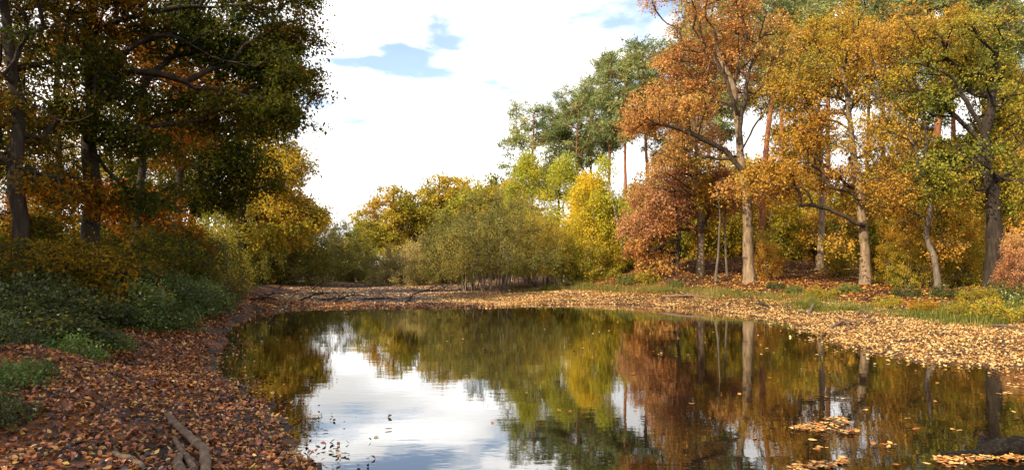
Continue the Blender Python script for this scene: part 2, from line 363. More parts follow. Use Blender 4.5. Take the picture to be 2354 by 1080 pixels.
class Skeleton:
    def __init__(s, rng): s.rng = rng; s.P = []; s.par = []; s.plen = []; s.attach = []; s.cap = []; s.prim = []; s.np_ = 0
    def add(s, pts, parent, attach=True, main=False, prim=None):
        if prim is None: prim = -1 if main else None
        for p in pts:
            i = len(s.P)
            pl = 0 if parent < 0 else s.plen[parent] + np.linalg.norm(np.asarray(p) - s.P[parent])
            s.P.append(np.asarray(p, float)); s.par.append(parent); s.plen.append(pl); s.attach.append(attach)
            s.prim.append(prim); parent = i
        return parent
    def nearest(s, p, mask=None):
        d = np.linalg.norm(np.array(s.P) - p, axis=1); return int(d.argmin())
    def connect(s, pt, bf, crook, step, rise):
        A = np.array(s.P); d = np.linalg.norm(A - pt, axis=1)
        up = A[:, 2] - (pt[2] - .15 * d)
        cost = d + bf * np.array(s.plen) + rise * np.maximum(up, 0) + np.where(s.attach, 0, 1e6)
        j = int(cost.argmin()); a = A[j]
        pr = s.prim[j]
        if pr == -1: pr = s.np_; s.np_ += 1
        dist = np.linalg.norm(pt - a)
        mid = (a + pt) / 2 + np.array([0, 0, .10 * dist * (1 if rise > 0 else -.3)])
        Q = bend(s.rng, np.array([a, mid, pt]), step, crook)
        return s.add(Q[1:], j, True, prim=pr)
    def radii(s, R0, tip, power=.5):
        n = len(s.P); cnt = np.zeros(n); has = np.zeros(n, bool)
        for i in range(n):
            if s.par[i] >= 0: has[s.par[i]] = True
        cnt[~has] = 1
        for i in range(n - 1, -1, -1):
            if s.par[i] >= 0: cnt[s.par[i]] += cnt[i]
        return np.maximum(tip, R0 * (cnt / cnt.max()) ** power), cnt
    def chains(s, r, cnt):
        n = len(s.P); kids = [[] for _ in range(n)]
        for i in range(n):
            if s.par[i] >= 0: kids[s.par[i]].append(i)
        out = []; stack = [(i, None) for i in range(n) if s.par[i] < 0]
        while stack:
            i, pr = stack.pop(); idx = ([pr] if pr is not None else []) + [i]
            while kids[i]:
                ks = kids[i]
                same = [k for k in ks if s.prim[k] == s.prim[i]]
                if s.prim[i] == -1 and not same: 
                    stack += [(k, i) for k in ks]; break
                k0 = max(same or ks, key=lambda k: cnt[k])
                stack += [(k, i) for k in ks if k != k0]; i = k0; idx.append(i)
            if len(idx) > 1:
                P = np.array([s.P[q] for q in idx]); rr = r[idx].copy()
                if pr is not None: rr[0] = min(rr[0], rr[1] * 1.25)
                out.append((P, rr, s.prim[idx[-1]]))
        return out
def foliage(rng, clumps, cr, ntw, nl, size, asp=.6, up=1., flat=.6, droop=.15, outw=.5, center=None, jit=.2, patch=3., radial=False):
    n = len(clumps); cr = np.broadcast_to(cr, (n,))
    dirs = rng.normal(size=(n, ntw, 3)); dirs[..., 2] *= flat
    if center is not None:
        o = unit(clumps - center); dirs = unit(dirs) + outw * o[:, None, :]
    dirs = unit(dirs); L = cr[:, None] * rng.uniform(.55, 1.25, (n, ntw))
    t = rng.uniform(.12, 1, (n, ntw, nl)) ** .75
    pos = clumps[:, None, None, :] + dirs[:, :, None, :] * (L[:, :, None] * t)[..., None] + rng.normal(size=(n, ntw, nl, 3)) * (jit * cr)[:, None, None, None]
    pos[..., 2] -= droop * L[:, :, None] * t ** 2
    ax = rng.normal(size=pos.shape) * .7 + dirs[:, :, None, :] * (1.2 if radial else .6); ax[..., 2] -= .15
    ax = unit(ax)
    cv = rng.uniform(0, 1, n); ph = rng.uniform(0, 6, 3)
    lowf = .5 + .5 * np.sin(clumps[:, 0] / patch * 2 + ph[0]) * np.cos(clumps[:, 2] / patch * 2 + ph[1] + clumps[:, 1] / patch)
    rv = np.clip(.30 * cv[:, None, None] + .40 * lowf[:, None, None] + .30 * rng.uniform(0, 1, t.shape), 0, 1)
    rv = np.clip((rv - .5) * 1.5 + .5, 0, 1)
    N = n * ntw * nl; sz = size * (.55 + rng.beta(1.6, 2.6, N) * 1.15)
    V, Q = leaves_mesh(rng, pos.reshape(N, 3), ax.reshape(N, 3), sz, asp, up)
    tips = clumps[:, None, :] + dirs * L[..., None]; tips[..., 2] -= droop * L
    return V, Q, rv.reshape(N), tips
def twig_mesh(clumps, tips, r):
    n, k, _ = tips.shape; a = np.repeat(clumps, k, 0); b = tips.reshape(-1, 3); T = unit(b - a)
    U = unit(np.cross(T, np.array([.3, .2, .9]))); W = np.cross(T, U)
    V = np.stack([a + U * r, a - U * r * .5 + W * r * .87, a - U * r * .5 - W * r * .87, b], 1).reshape(-1, 3)
    i = np.arange(n * k)[:, None] * 4
    F_ = np.concatenate([i + np.array([[0, 1, 3]]), i + np.array([[1, 2, 3]]), i + np.array([[2, 0, 3]])])
    return V, F_
def sides(r): return 9 if r > .16 else 6 if r > .06 else 4 if r > .025 else 3
def ell(rng, n, c, r, shell=.42):
    d = unit(rng.normal(size=(n, 3))); return np.asarray(c) + d * (rng.uniform(0, 1, (n, 1)) ** shell) * np.asarray(r)
def make_plant(name, label, cat, base, stems, clumps, leafm, barkm, R0, limbs=(), cr=.7, ntw=7, nl=16, size=.13, asp=.6, up=1., flat=.6, droop=.15,
               bf=.35, crook=.25, step=.45, rise=.6, first=.25, tip=.012, limbm=None, nlimb=6, group=None, twigs=True, names=('trunk', 'limb', 'branches', 'crown'),
               flare=.4, power=.5, patch=3., outw=.5, jit=.2, rz=0, s=1., seed=0, stem_r=None, radial=False, twr=.008):
    """all coordinates local to base"""
    rg = np.random.default_rng(seed + 101)
    sk = Skeleton(rg); k0 = {}
    for si, st in enumerate(stems):
        Q = bend(rg, np.asarray(st, float), .35 if len(stems) == 1 else .3, .05 if len(stems) == 1 else .12)
        nlow = int(len(Q) * first)
        last = sk.add(Q[:nlow + 1], -1, False, main=True); sk.add(Q[nlow + 1:], last, True, main=True)
    for lb in limbs:
        lb = np.asarray(lb, float); j = sk.nearest(lb[0]); pr = sk.prim[j]
        if pr == -1: pr = sk.np_; sk.np_ += 1
        Q = bend(rg, lb, .3, .10); sk.add(Q, j, True, prim=pr)
    ctr = np.mean(clumps, 0)
    order = np.argsort(np.min(np.linalg.norm(clumps[:, None, :] - np.array(sk.P)[None, ::3, :], axis=2), 1))
    for i in order: sk.connect(clumps[i], bf, crook, step, rise)
    r, cnt = sk.radii(R0, tip, power)
    ch = sk.chains(r, cnt)
    root = thing(name, label, cat, base, group, rz, s)
    mains = [(P, rr) for P, rr, p in ch if p == -1]
    def taper(P, rr):
        h = P[:, 2] - P[0, 2]; L = max(h.max(), .1)
        base_r = (stem_r if stem_r else R0) * (1 - .72 * np.clip(h / L, 0, 1) ** 1.1)
        q = base_r * (1 + flare * np.exp(-h / (R0 * 1.3 + .02)))
        return (P, q * (1 + .05 * rg.normal(size=len(q))))
    mains = [taper(P, rr) for P, rr in mains]
    if len(stems) == 1:
        V, Q = tubes(mains, lambda x: 12 if x > .15 else sides(x)); obj(names[0], mesh_np(names[0], V, Q, barkm, smooth=True), root)
    else:
        for mn in mains:
            V, Q = tubes([mn], sides); obj('stem', mesh_np('stem', V, Q, barkm, smooth=True), root)
    prim = {}
    for P, rr, p in ch:
        if p != -1: prim.setdefault(p, []).append((P, rr))
    big = sorted(prim, key=lambda p: -max(x[1].max() for x in prim[p]))[:nlimb]
    for p in big:
        V, Q = tubes(prim[p], sides); obj(names[1], mesh_np(names[1], V, Q, limbm or barkm, smooth=True), root)
    rest = [x for p in prim if p not in big for x in prim[p]]
    V, Q, rv, tips = foliage(rg, clumps, cr, ntw, nl, size, asp, up, flat, droop, outw, ctr, jit, patch, radial)
    parts = []
    if rest: parts.append(tubes(rest, sides))
    if twigs: parts.append(twig_mesh(clumps, tips, twr))
    if parts:
        VV, QQ, off = [], [], 0
        for v, q in parts: VV.append(v); QQ.append(q + off); off += len(v)
        tag(obj(names[2], mesh_np(names[2], np.vstack(VV), QQ, limbm or barkm), root), kind='stuff')
    obj(names[3], mesh_np(names[3], V, Q, leafm, rv), root)
    return root
def base_of(px, d, sink=.04):
    x = (px - CX) / F * d; return np.array([x, d, gz(x, d) - sink])
def loc(base, px, py, d, dy=0): return world_pt(px, py, d) - base + np.array([0, dy, 0])
def px_tree(name, label, cat, px, d, trunk, blobs, leafm, barkm, R0, limbs=(), seed=0, back=.5, clear=.6, **kw):
    """trunk: pixel points at distance d (first is the base); blobs: (px, py, rx, ry, depth_m, n[, dy])"""
    rg = np.random.default_rng(seed + 7); b = base_of(px, d)
    tr = [np.zeros(3)] + [loc(b, x, y, d) for x, y in trunk]
    for i in range(2, len(tr)): tr[i] = tr[i] + np.array([0, rg.normal() * .15, 0])
    cl = np.vstack([ell(rg, n, loc(b, x, y, d, (q[0] if q else 0)), (rx / F * d, dp, ry / F * d)) for x, y, rx, ry, dp, n, *q in blobs])
    lb = [[loc(b, p[0], p[1], d, (p[2] if len(p) > 2 else -.25)) for p in l] for l in limbs]
    cl[:, 1] += back
    lines = np.vstack([resample(np.array(tr), .3)] + [resample(np.array(l), .3) for l in lb])
    gap = np.min(np.hypot(cl[:, None, 0] - lines[None, :, 0], cl[:, None, 2] - lines[None, :, 2]), axis=1)
    keep = ~((gap < clear) & (cl[:, 1] < .35) & (rg.uniform(0, 1, len(cl)) < .9)); cl = cl[keep]
    return make_plant(name, label, cat, b, [tr], cl, leafm, barkm, R0, limbs=lb, seed=seed, **kw)
# ================================================================== TREES, RIGHT BANK
px_tree('oak_tree', 'tall orange-leaved oak with a pale knobbly leaning trunk on the right bank', 'tree', 1724, 34,
  [(1717,560),(1709,470),(1703,390),(1698,325),(1694,270),(1680,200),(1655,130),(1640,70)],
  [(1640,120,120,95,3.2,120),(1710,60,110,75,3,66),(1560,235,100,55,2.6,62),(1490,265,65,35,1.8,30),(1770,150,75,90,2.6,48),(1600,340,95,38,2.4,34),(1725,430,90,35,2,36,-1),(1600,-20,150,60,3,50)],
  LM['orange'], BK['oak'], .29, seed=1, limbm=BK['oaklimb'], crook=.3, cr=.85, ntw=10, nl=13, size=.115, jit=.11, first=.45,
  limbs=[[(1697,320),(1702,250),(1722,170),(1748,95),(1758,30)],[(1690,262),(1660,175),(1625,110),(1590,70)],[(1702,395),(1670,345),(1635,330),(1570,300),(1500,285)],[(1700,350),(1735,285),(1765,235)],[(1682,205),(1690,150),(1712,90)]])
px_tree('oak_tree', 'rust-leaved oak with a straight trunk and a low limb reaching left over the mound', 'tree', 1610, 38,
  [(1610,560),(1608,500),(1602,420),(1600,340),(1598,280)],
  [(1540,455,85,50,2.6,90),(1495,515,60,35,2,45),(1620,420,80,40,2.4,60),(1560,390,60,35,2.2,40),(1600,320,60,50,2.4,40),(1660,460,60,35,2,30)],
  LM['rust'], BK['oak'], .25, seed=2, limbm=BK['oaklimb'], crook=.3, cr=.85, ntw=9, nl=14, size=.13, jit=.12, first=.42,
  limbs=[[(1606,525),(1575,530),(1545,528),(1515,545),(1478,562)],[(1604,450),(1560,420),(1530,400)]])
px_tree('oak_tree', 'small dark-stemmed oak with orange leaves hanging low beside the rust oak', 'tree', 1556, 37,
  [(1556,580),(1562,540),(1566,500)], [(1500,575,50,35,1.6,40),(1520,610,45,22,1.4,22),(1545,520,50,30,1.6,25)],
  LM['orange'], BK['dark'], .14, seed=3, crook=.3, cr=.6, ntw=6, nl=15, size=.15, limbs=[[(1560,550),(1530,560),(1490,580)]])
px_tree('oak_tree', 'golden oak with one long dark limb stretching level to the left', 'tree', 1991, 31,
  [(1988,560),(1982,460),(1974,375),(1962,300),(1948,230),(1935,160)],
  [(1880,290,95,60,2.6,60),(1850,405,105,40,2.2,50),(1960,170,95,80,2.8,62),(2025,330,65,75,2.4,36),(1780,405,55,42,2,30),(1845,190,75,60,2.4,40),(2010,450,60,50,2,26),(1960,60,110,60,2.8,46),(1930,540,70,35,1.8,10)],
  LM['gold'], BK['oak'], .25, seed=4, limbm=BK['oaklimb'], crook=.32, cr=.82, ntw=9, nl=13, size=.11, jit=.11, first=.4,
  limbs=[[(1980,518),(1945,500),(1900,478),(1862,468),(1832,478),(1795,476),(1768,458),(1750,440)],[(1834,476),(1838,452),(1830,432),(1800,436),(1768,458)],[(1974,372),(1935,338),(1905,330),(1880,372),(1850,390)],[(1978,420),(2000,380),(2030,340)],[(1962,300),(1920,240),(1880,200)],[(1980,470),(1940,440),(1900,430)]])
px_tree('oak_tree', 'stout dark oak with twisted limbs and green-yellow leaves at the right edge', 'tree', 2285, 26,
  [(2287,560),(2285,430),(2268,380),(2264,330),(2288,260),(2300,180),(2285,80)],
  [(2270,330,95,45,2.2,80),(2195,215,75,40,2,50),(2300,150,80,60,2.2,60),(2320,430,60,50,1.8,45),(2170,390,55,65,1.8,45),(2335,250,55,70,2,45),(2230,80,100,55,2.4,60),(2120,160,50,30,1.6,22)],
  LM['oakgreen'], BK['dark'], .33, seed=5, crook=.38, cr=.72, ntw=9, nl=13, size=.10, jit=.11, first=.4,
  limbs=[[(2268,370),(2240,285),(2212,240),(2175,185),(2130,165),(2085,150)],[(2264,345),(2300,355),(2325,345),(2345,318)],[(2284,410),(2256,365),(2215,330),(2190,350)],[(2290,250),(2330,200),(2350,150)]])
px_tree('birch_tree', 'pale slender birch leaning left with sparse golden leaves, left of the dark oak', 'tree', 2153, 27,
  [(2150,600),(2136,540),(2122,480),(2114,380),(2088,300),(2050,245),(2005,215)],
  [(2050,300,85,70,2,60),(2130,470,75,70,1.8,50),(2090,200,80,60,2,50),(2060,420,60,60,1.6,30),(2180,560,60,40,1.6,20),(2070,90,90,60,2.2,50)],
  LM['gold'], BK['grey'], .13, seed=6, limbm=BK['oaklimb'], crook=.3, cr=.7, ntw=7, nl=10, size=.095, jit=.12, first=.3,
  limbs=[[(2116,400),(2125,330),(2108,240),(2085,170)],[(2122,480),(2150,430),(2175,380)]])
px_tree('oak_tree', 'slim straight oak on the mound left of the golden oak', 'tree', 1884, 40,
  [(1888,500),(1886,380),(1880,260),(1878,150)], [(1890,140,90,80,2.8,80),(1880,330,60,50,2,35),(1820,100,60,50,2.2,40)],
  LM['oakyellow'], BK['oak'], .22, seed=7, limbm=BK['oaklimb'], cr=.75, ntw=7, nl=14, size=.15, first=.5)
px_tree('young_tree', 'thin pale sapling standing between the rust oak and the orange oak', 'tree', 1645, 35.5,
  [(1652,580),(1652,500),(1648,430)], [(1650,440,35,45,1.2,30)], LM['hazel'], BK['grey'], .085, seed=8, cr=.5, ntw=6, nl=10, size=.13, flare=.2)
px_tree('young_tree', 'thin sapling close left of the orange oak trunk', 'tree', 1671, 37,
  [(1668,560),(1668,480),(1672,420)], [(1672,430,30,40,1.2,25)], LM['hazel'], BK['grey'], .075, seed=9, cr=.5, ntw=6, nl=10, size=.13, flare=.2)
# generic prototypes -------------------------------------------------------------------------------------------
def m_tree(name, label, cat, base, H, hc, rx, rz, n, leafm, barkm, R0, seed, lean=(0, 0), lobes=5, **kw):
    rg = np.random.default_rng(seed); top = np.array([lean[0], lean[1], H])
    tr = [np.zeros(3), top * .3 + np.array([.1, 0, 0]), top * .65, top * .93]
    cl = []
    for i in range(lobes):
        a = 2 * np.pi * i / lobes + rg.uniform(-.4, .4); q = rg.uniform(.35, .6) * rx
        c = np.array([lean[0] * .7 + math.cos(a) * q, lean[1] * .7 + math.sin(a) * q, hc + rg.uniform(-.45, .45) * rz])
        cl.append(ell(rg, n // (lobes + 1), c, (rx * .5, rx * .5, rz * .5)))
    cl.append(ell(rg, n // (lobes + 1), (lean[0], lean[1], hc + rz * .45), (rx * .55, rx * .55, rz * .5)))
    return make_plant(name, label, cat, base, [tr], np.vstack(cl), leafm, barkm, R0, seed=seed, **kw)
LAND = [(-100,'the left edge'),(52,'the near left beech'),(208,'the thick beech'),(312,'the middling beech'),(430,'the forked leaning tree'),(552,'the yellow-green shore oak'),(1470,'the birches'),(1610,'the rust oak'),(1724,'the orange oak'),(1884,'the slim oak'),(1990,'the golden oak'),(2150,'the leaning birch'),(2285,'the dark oak'),(2420,'the right edge')]
TONE = dict(gold='golden', orange='orange', oakyellow='yellow-green', oakgreen='green', hazel='yellow', rust='rusty', beech='brown-leaved', beechgold='gold-brown', beechgreen='dull green')
USED = {}
def where(kind, lf, px, d):
    lx, ln = min(LAND, key=lambda q: abs(q[0] - px)); side = 'straight' if abs(px - lx) < 18 else 'left' if px < lx else 'right'
    l = '%s %s %s behind %s' % (TONE[lf], kind, {'straight': 'directly', 'left': 'a little left', 'right': 'a little right'}[side], ln)
    k = USED.get(l, 0); USED[l] = k + 1
    return l + ('', ', further back', ', furthest back', ', deepest in the wood')[k]
bgroup = 'broadleaf trees standing in the wood behind the right bank'
oakA = m_tree('oak_tree', 'broad yellow-green oak dome just right of the gap at the far end', 'tree', base_of(905, 76), 11.5, 6.8, 5.2, 4.6, 170, LM['oakyellow'], BK['oaklimb'], .3, 21, cr=1.0, ntw=7, nl=17, size=.26, first=.2, nlimb=4)
oakB = m_tree('oak_tree', 'rounded golden-green oak in the middle of the far tree line', 'tree', base_of(1010, 80), 13.4, 7.6, 5.6, 5.4, 180, LM['oakyellow'], BK['oaklimb'], .32, 22, cr=1.0, ntw=7, nl=17, size=.26, first=.2, nlimb=4, lobes=6)
copy_thing(oakA, 'dark olive oak between the far golden oaks and the pines', base_of(1130, 68), 2.1, 1.0, leaf=LM['oakgreen'])
copy_thing(oakB, 'far oak with orange tinge between the golden dome and the olive oak', base_of(1075, 86), 1.2, 1.02, leaf=LM['oakyellow'])
copy_thing(oakA, 'blue-green tree at the left foot of the far golden oak', base_of(842, 92), 4.0, (.6, .6, .72), leaf=LM['oakgreen'])
copy_thing(oakB, 'small dark far tree standing alone in the gap at the end of the pond', base_of(767, 108), .5, (.36, .36, .58), leaf=LM['willowdark'])
copy_thing(oakB, 'low orange-brown far tree just right of the gap', base_of(815, 100), 2.5, (.42, .42, .46), leaf=LM['oakyellow'])
for i, (px, d, rz, s, lf) in enumerate([(1700,58,5.2,.9,'oakyellow'),(1830,64,.9,.95,'orange'),(2000,60,.3,.9,'gold'),(2130,56,2.2,.9,'gold'),(2230,48,3.7,.85,'oakyellow'),(2400,38,4.4,.95,'oakgreen'),(1590,62,1.,.85,'oakyellow'),(2450,46,2.,1.1,'gold'),(1480,60,4.,.7,'oakyellow'),(2330,56,1.4,1.,'oakyellow')]):
    copy_thing((oakA, oakB)[i % 2], where('autumn tree', lf, px, d), base_of(px, d), rz, s, group=bgroup, leaf=LM[lf])
# pines
def pine(name, label, base, H, seed, R0=.2, spread=2.6, frac=.36, n=70, **kw):
    rg = np.random.default_rng(seed); cl = []
    for i in range(n):
        u = rg.uniform(0, 1); z = H * (1 - frac * u); rad = spread * (.25 + .75 * math.sin(math.pi * min(1, .15 + u * .75))) * rg.uniform(.25, 1) ** .6; a = rg.uniform(0, 2 * np.pi)
        cl.append((math.cos(a) * rad, math.sin(a) * rad, z + rg.normal() * .15))
    lean = rg.uniform(-.5, .5, 2)
    tr = [(0, 0, 0), (lean[0] * .4, lean[1] * .4, H * .45), (lean[0], lean[1], H * .95)]
    cl = np.array(cl); cl[:, :2] += lean
    return make_plant(name, label, 'tree', base, [tr], cl, LM['pine'], BK['pine'], R0, seed=seed, cr=.95, ntw=11, nl=20, size=.27, asp=.22, up=.3, flat=.45, droop=-.1, first=.6, bf=.2, crook=.16, rise=.2, nlimb=5, radial=True, jit=.10, names=('trunk', 'limb', 'branches', 'crown'), **kw)
pA = pine('pine_tree', 'leftmost tall pine, dense crown rising above the lime birches', base_of(1222, 66), 17.0, 31, spread=3.4, frac=.5, n=100)
pB = pine('pine_tree', 'pine with bare orange stem second from the left of the pine row', base_of(1322, 64), 17.6, 32, spread=3.0)
pC = pine('pine_tree', 'tall pine with flat-topped crown in the middle of the pine row', base_of(1402, 61), 18.6, 33, spread=2.9, frac=.4)
copy_thing(pA, 'pine just right of the leftmost pine, crowns merging', base_of(1282, 68), 2.0, (.95, .95, 1.0))
copy_thing(pB, 'slim red-stemmed pine standing close beside the middle pine', base_of(1352, 66), 1.0, 1.02)
copy_thing(pC, 'thick-stemmed pine at the right end of the open pine row', base_of(1436, 58), 3.2, 1.0)
copy_thing(pB, 'pine whose crown shows over the left shoulder of the orange oak', base_of(1492, 60), 4.1, 1.13)
copy_thing(pA, 'pine half hidden behind the left crown of the orange oak', base_of(1545, 62), .6, 1.14)
lp = copy_thing(pC, 'red-barked pine leaning right just behind the orange oak', base_of(1742, 42), .3, (1.15, 1.15, 1.05)); lp.rotation_euler = (0, R_(5), 0)
op = copy_thing(pB, 'orange-lit pine stem standing bare against the sky right of the golden oak', base_of(2128, 44), 5.0, (1.5, 1.5, 1.15)); op.rotation_euler = (0, R_(3.5), 0)
pg = 'pines standing back in the wood on the right'
PL = ['tall pine stem back in the wood behind the %s' % q for q in ('rust oak','gap between rust and orange oaks','gap right of the orange oak','space left of the slim oak','gap right of the slim oak','space right of the golden oak','foliage left of the leaning birch','leaning birch, right of its crown','dark oak','right edge foliage','golden oak trunk, far back','dark oak, far back')]
for i, (px, d, rz, s) in enumerate([(1625,58,1,1.1),(1655,66,2,1.15),(1795,55,3,1.1),(1835,62,4,1.2),(1905,52,5,1.05),(2030,56,.4,1.15),(2095,60,1.6,1.2),(2195,50,2.7,1.1),(2330,46,3.9,1.1),(2380,54,5.1,1.15),(1990,64,.9,1.2),(2260,60,2.,1.2)]):
    copy_thing((pA, pB, pC)[i % 3], PL[i], base_of(px, d), rz, (1.1, 1.1, s * 1.25), group=pg)
# birches
def birch(label, px, d, H, seed, leafm, rx=1.9, n=70, lean=(0, 0), nl=15):
    rg = np.random.default_rng(seed); u = rg.uniform(.0, 1, n); a = rg.uniform(0, 6.28, n)
    rad = rx * (1 - u) ** .55 * rg.uniform(.2, 1, n) ** .6
    z = H * (.28 + .72 * u); cl = np.column_stack([np.cos(a) * rad + lean[0] * z / H, np.sin(a) * rad + lean[1] * z / H, z])
    tr = [(0, 0, 0), (lean[0] * .3 + .08, 0, H * .35), (lean[0] * .7, lean[1] * .6, H * .7), (lean[0], lean[1], H * .98)]
    return make_plant('birch_tree', label, 'tree', base_of(px, d), [tr], cl, leafm, BK['birch'], .10, seed=seed, cr=.72, ntw=8, nl=nl, size=.135, up=.5, flat=.9, droop=.5, first=.25, bf=.15, jit=.3, crook=.2, flare=.3, nlimb=3, limbm=BK['grey'])
bA = birch('lime-green birch with a pale crooked stem below the leftmost pine', 1215, 52, 10.0, 41, LM['limegreen'], rx=2.9, n=120)
bB = birch('bright yellow young birch, the most vivid yellow tree on the far bank', 1362, 46, 7.3, 42, LM['yellow'], rx=2.4, n=120, nl=19)
bC = birch('thin white-stemmed birch leaning left beside the yellow birch', 1438, 45, 8.2, 43, LM['limegreen'], rx=1.1, n=34, lean=(-1.4, 0))
copy_thing(bA, 'lime-green birch between the other lime birch and the yellow birch', base_of(1296, 51), 2.4, .96)
copy_thing(bA, 'yellow-tinged birch behind and left of the lime birch', base_of(1178, 56), 4.0, .86, leaf=LM['gold'])
copy_thing(bC, 'thin pale birch stem just left of the yellow birch', base_of(1322, 48), 2.0, .95, leaf=LM['yellow'])
copy_thing(bC, 'slender birch at the right end of the birches by the rust oak', base_of(1470, 44), 3.3, .8)
copy_thing(bB, 'low yellow birch behind the right side of the willow clump', base_of(1395, 50), 1.2, (.9, .9, .85), leaf=LM['limegreen'])

# ------------------------------------------------------------------ shrubs
def shrub(name, label, cat, base, rx, H, seed, leafm, barkm, nst=9, n=90, R0=.05, spread=.55, low=.18, rz=0, s=1., group=None, **kw):
    rg = np.random.default_rng(seed); stems = []
    for i in range(nst):
        if i % 3 == 0: a0 = rg.uniform(0, 6.28); b00 = rg.uniform(.1, 1.) * rx * .42
        a = a0 + rg.normal() * .25; b0 = b00 + rg.normal() * .04 * rx; e = rg.uniform(.25, 1) * rx * spread; hh = H * rg.uniform(.6, .92)
        stems.append([(math.cos(a) * b0, math.sin(a) * b0, 0), (math.cos(a) * (b0 + (e - b0) * .35), math.sin(a) * (b0 + (e - b0) * .35), hh * .45), (math.cos(a) * e, math.sin(a) * e, hh)])
    d = unit(rg.normal(size=(n, 3))); d[:, 2] = np.abs(d[:, 2]); q = rg.uniform(0, 1, (n, 1)) ** .4
    cl = d * q * np.array([rx, rx, H * (1 - low)]) + np.array([0, 0, H * low])
    k = dict(cr=.5, ntw=7, nl=14, size=.13, up=.6, flat=1., droop=.0, first=.3, bf=.2, crook=.2, step=.35, flare=.15, nlimb=0, tip=.008, power=.45, stem_r=R0); k.update(kw)
    return make_plant(name, label, cat, base, stems, cl, leafm, barkm, R0, seed=seed, rz=rz, s=s, group=group, names=('stem', 'limb', 'branches', 'leaves'), **k)
wA = shrub('willow_bush', 'large many-stemmed willow clump standing on the low muddy islet', 'bush', base_of(1130, 40.2), 4.3, 5.9, 51, LM['willow'], BK['grey'], nst=21, n=300, R0=.045, low=.24, cr=.75, nl=16, size=.125, asp=.35, outw=1.1, jit=.14, limbm=BK['dark'])
wB = shrub('willow_bush', 'greyish-brown low willow at the left of the islet willow', 'bush', base_of(940, 53), 3.3, 3.3, 52, LM['willowpale'], BK['grey'], nst=14, n=170, R0=.05, low=.08, cr=.6, nl=17, size=.15, asp=.35, outw=.8, limbm=BK['dark'])
copy_thing(wA, 'olive willow pressed against the left flank of the islet willow', base_of(1065, 44), 2.0, (.8, .8, .82))
copy_thing(wA, 'willow bush right of the islet willow with yellowing tips', base_of(1242, 45), 4.0, (.75, .75, .84), leaf=LM['oakyellow'])
copy_thing(wB, 'pale brown willow behind the low greyish one', base_of(1000, 58), 3.0, (1.1, 1.1, 1.3))
copy_thing(wB, 'bushy growth under the yellow birch', base_of(1345, 44), 1.0, (.8, .8, .9), leaf=LM['oakyellow'])
copy_thing(wB, 'bushy growth at the foot of the leaning white birch', base_of(1420, 45), 2.2, (.75, .75, .8), leaf=LM['hazel'])
copy_thing(wB, 'olive bush at the water side end of the far golden oaks', base_of(880, 68), 2.7, (.8, .8, .9), leaf=LM['willow'])
copy_thing(wA, 'tall willow behind the islet clump below the lime birch', base_of(1190, 49), .7, (.8, .8, .95), leaf=LM['oakyellow'])
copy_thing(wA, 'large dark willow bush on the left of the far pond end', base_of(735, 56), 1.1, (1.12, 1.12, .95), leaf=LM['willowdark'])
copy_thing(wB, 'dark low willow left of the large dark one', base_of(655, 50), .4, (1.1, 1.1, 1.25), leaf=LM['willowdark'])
copy_thing(wB, 'olive rounded willow at the right tip of the dark willows', base_of(785, 62), 3.4, (1., 1., 1.15), leaf=LM['willow'])
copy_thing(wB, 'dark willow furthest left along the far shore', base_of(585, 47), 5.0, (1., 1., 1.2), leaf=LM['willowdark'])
# hazel-like understorey on the right
hA = shrub('hazel_shrub', 'yellow understorey shrub behind the mound, midway between orange and slim oaks', 'shrub', base_of(1760, 47), 2.3, 6.5, 61, LM['hazel'], BK['grey'], nst=9, n=120, R0=.04, low=.06, cr=.6, nl=11, size=.15, group='understorey shrubs behind the mound')
hB = shrub('hazel_shrub', 'yellow-green understorey shrub behind the mound, just left of the slim oak', 'shrub', base_of(1850, 50), 2.6, 5.6, 62, LM['oakyellow'], BK['grey'], nst=8, n=120, R0=.04, low=.06, cr=.6, nl=11, size=.15, group='understorey shrubs behind the mound')
rg = np.random.default_rng(5)
hz = [(1500,50),(1540,46),(1590,49),(1640,47),(1690,50),(1735,52),(1800,49),(1900,47),(1940,51),(1985,46),(2030,48),(2080,43),(2120,46),(2170,40),(2215,44),(2260,38),(2310,42),(2350,36),(2400,40),(1570,56),(1660,58),(1760,57),(1860,58),(1960,58),(2050,55),(2150,52),(2240,50),(2330,50),(2420,48)]
for i, (px, d) in enumerate(hz):
    s = rg.uniform(.85, 1.25)
    lf = ['hazel','oakyellow','gold','hazel','oakgreen'][i % 5]
    copy_thing((hA, hB)[i % 2], where('understorey shrub', lf, px, d), base_of(px, d), rg.uniform(0, 6), (s, s, s * rg.uniform(.9, 1.3)), group='understorey shrubs behind the mound', leaf=LM[lf])
sap = [(1760,37,.42,'gold'),(2050,31,.42,'hazel'),(2090,29.5,.36,'oakyellow'),(2205,29,.42,'hazel'),(2335,25,.32,'rust'),(1930,36,.36,'hazel'),(2240,30,.5,'oakyellow')]
lab = ['small golden sapling right behind the orange oak trunk','thin golden sapling right of the golden oak trunk','low yellow-green sapling between the golden oak and the leaning birch','thin-leaved sapling between the leaning birch and the dark oak','low orange-leaved shrub at the foot of the dark oak by the right edge','short sapling on the mound left of the golden oak trunk','dim yellow shrub behind the leaning birch']
for (px, d, s, lf), l in zip(sap, lab): copy_thing(hA, l, base_of(px, d), px * .01, (s, s, s * 1.1), leaf=LM[lf])

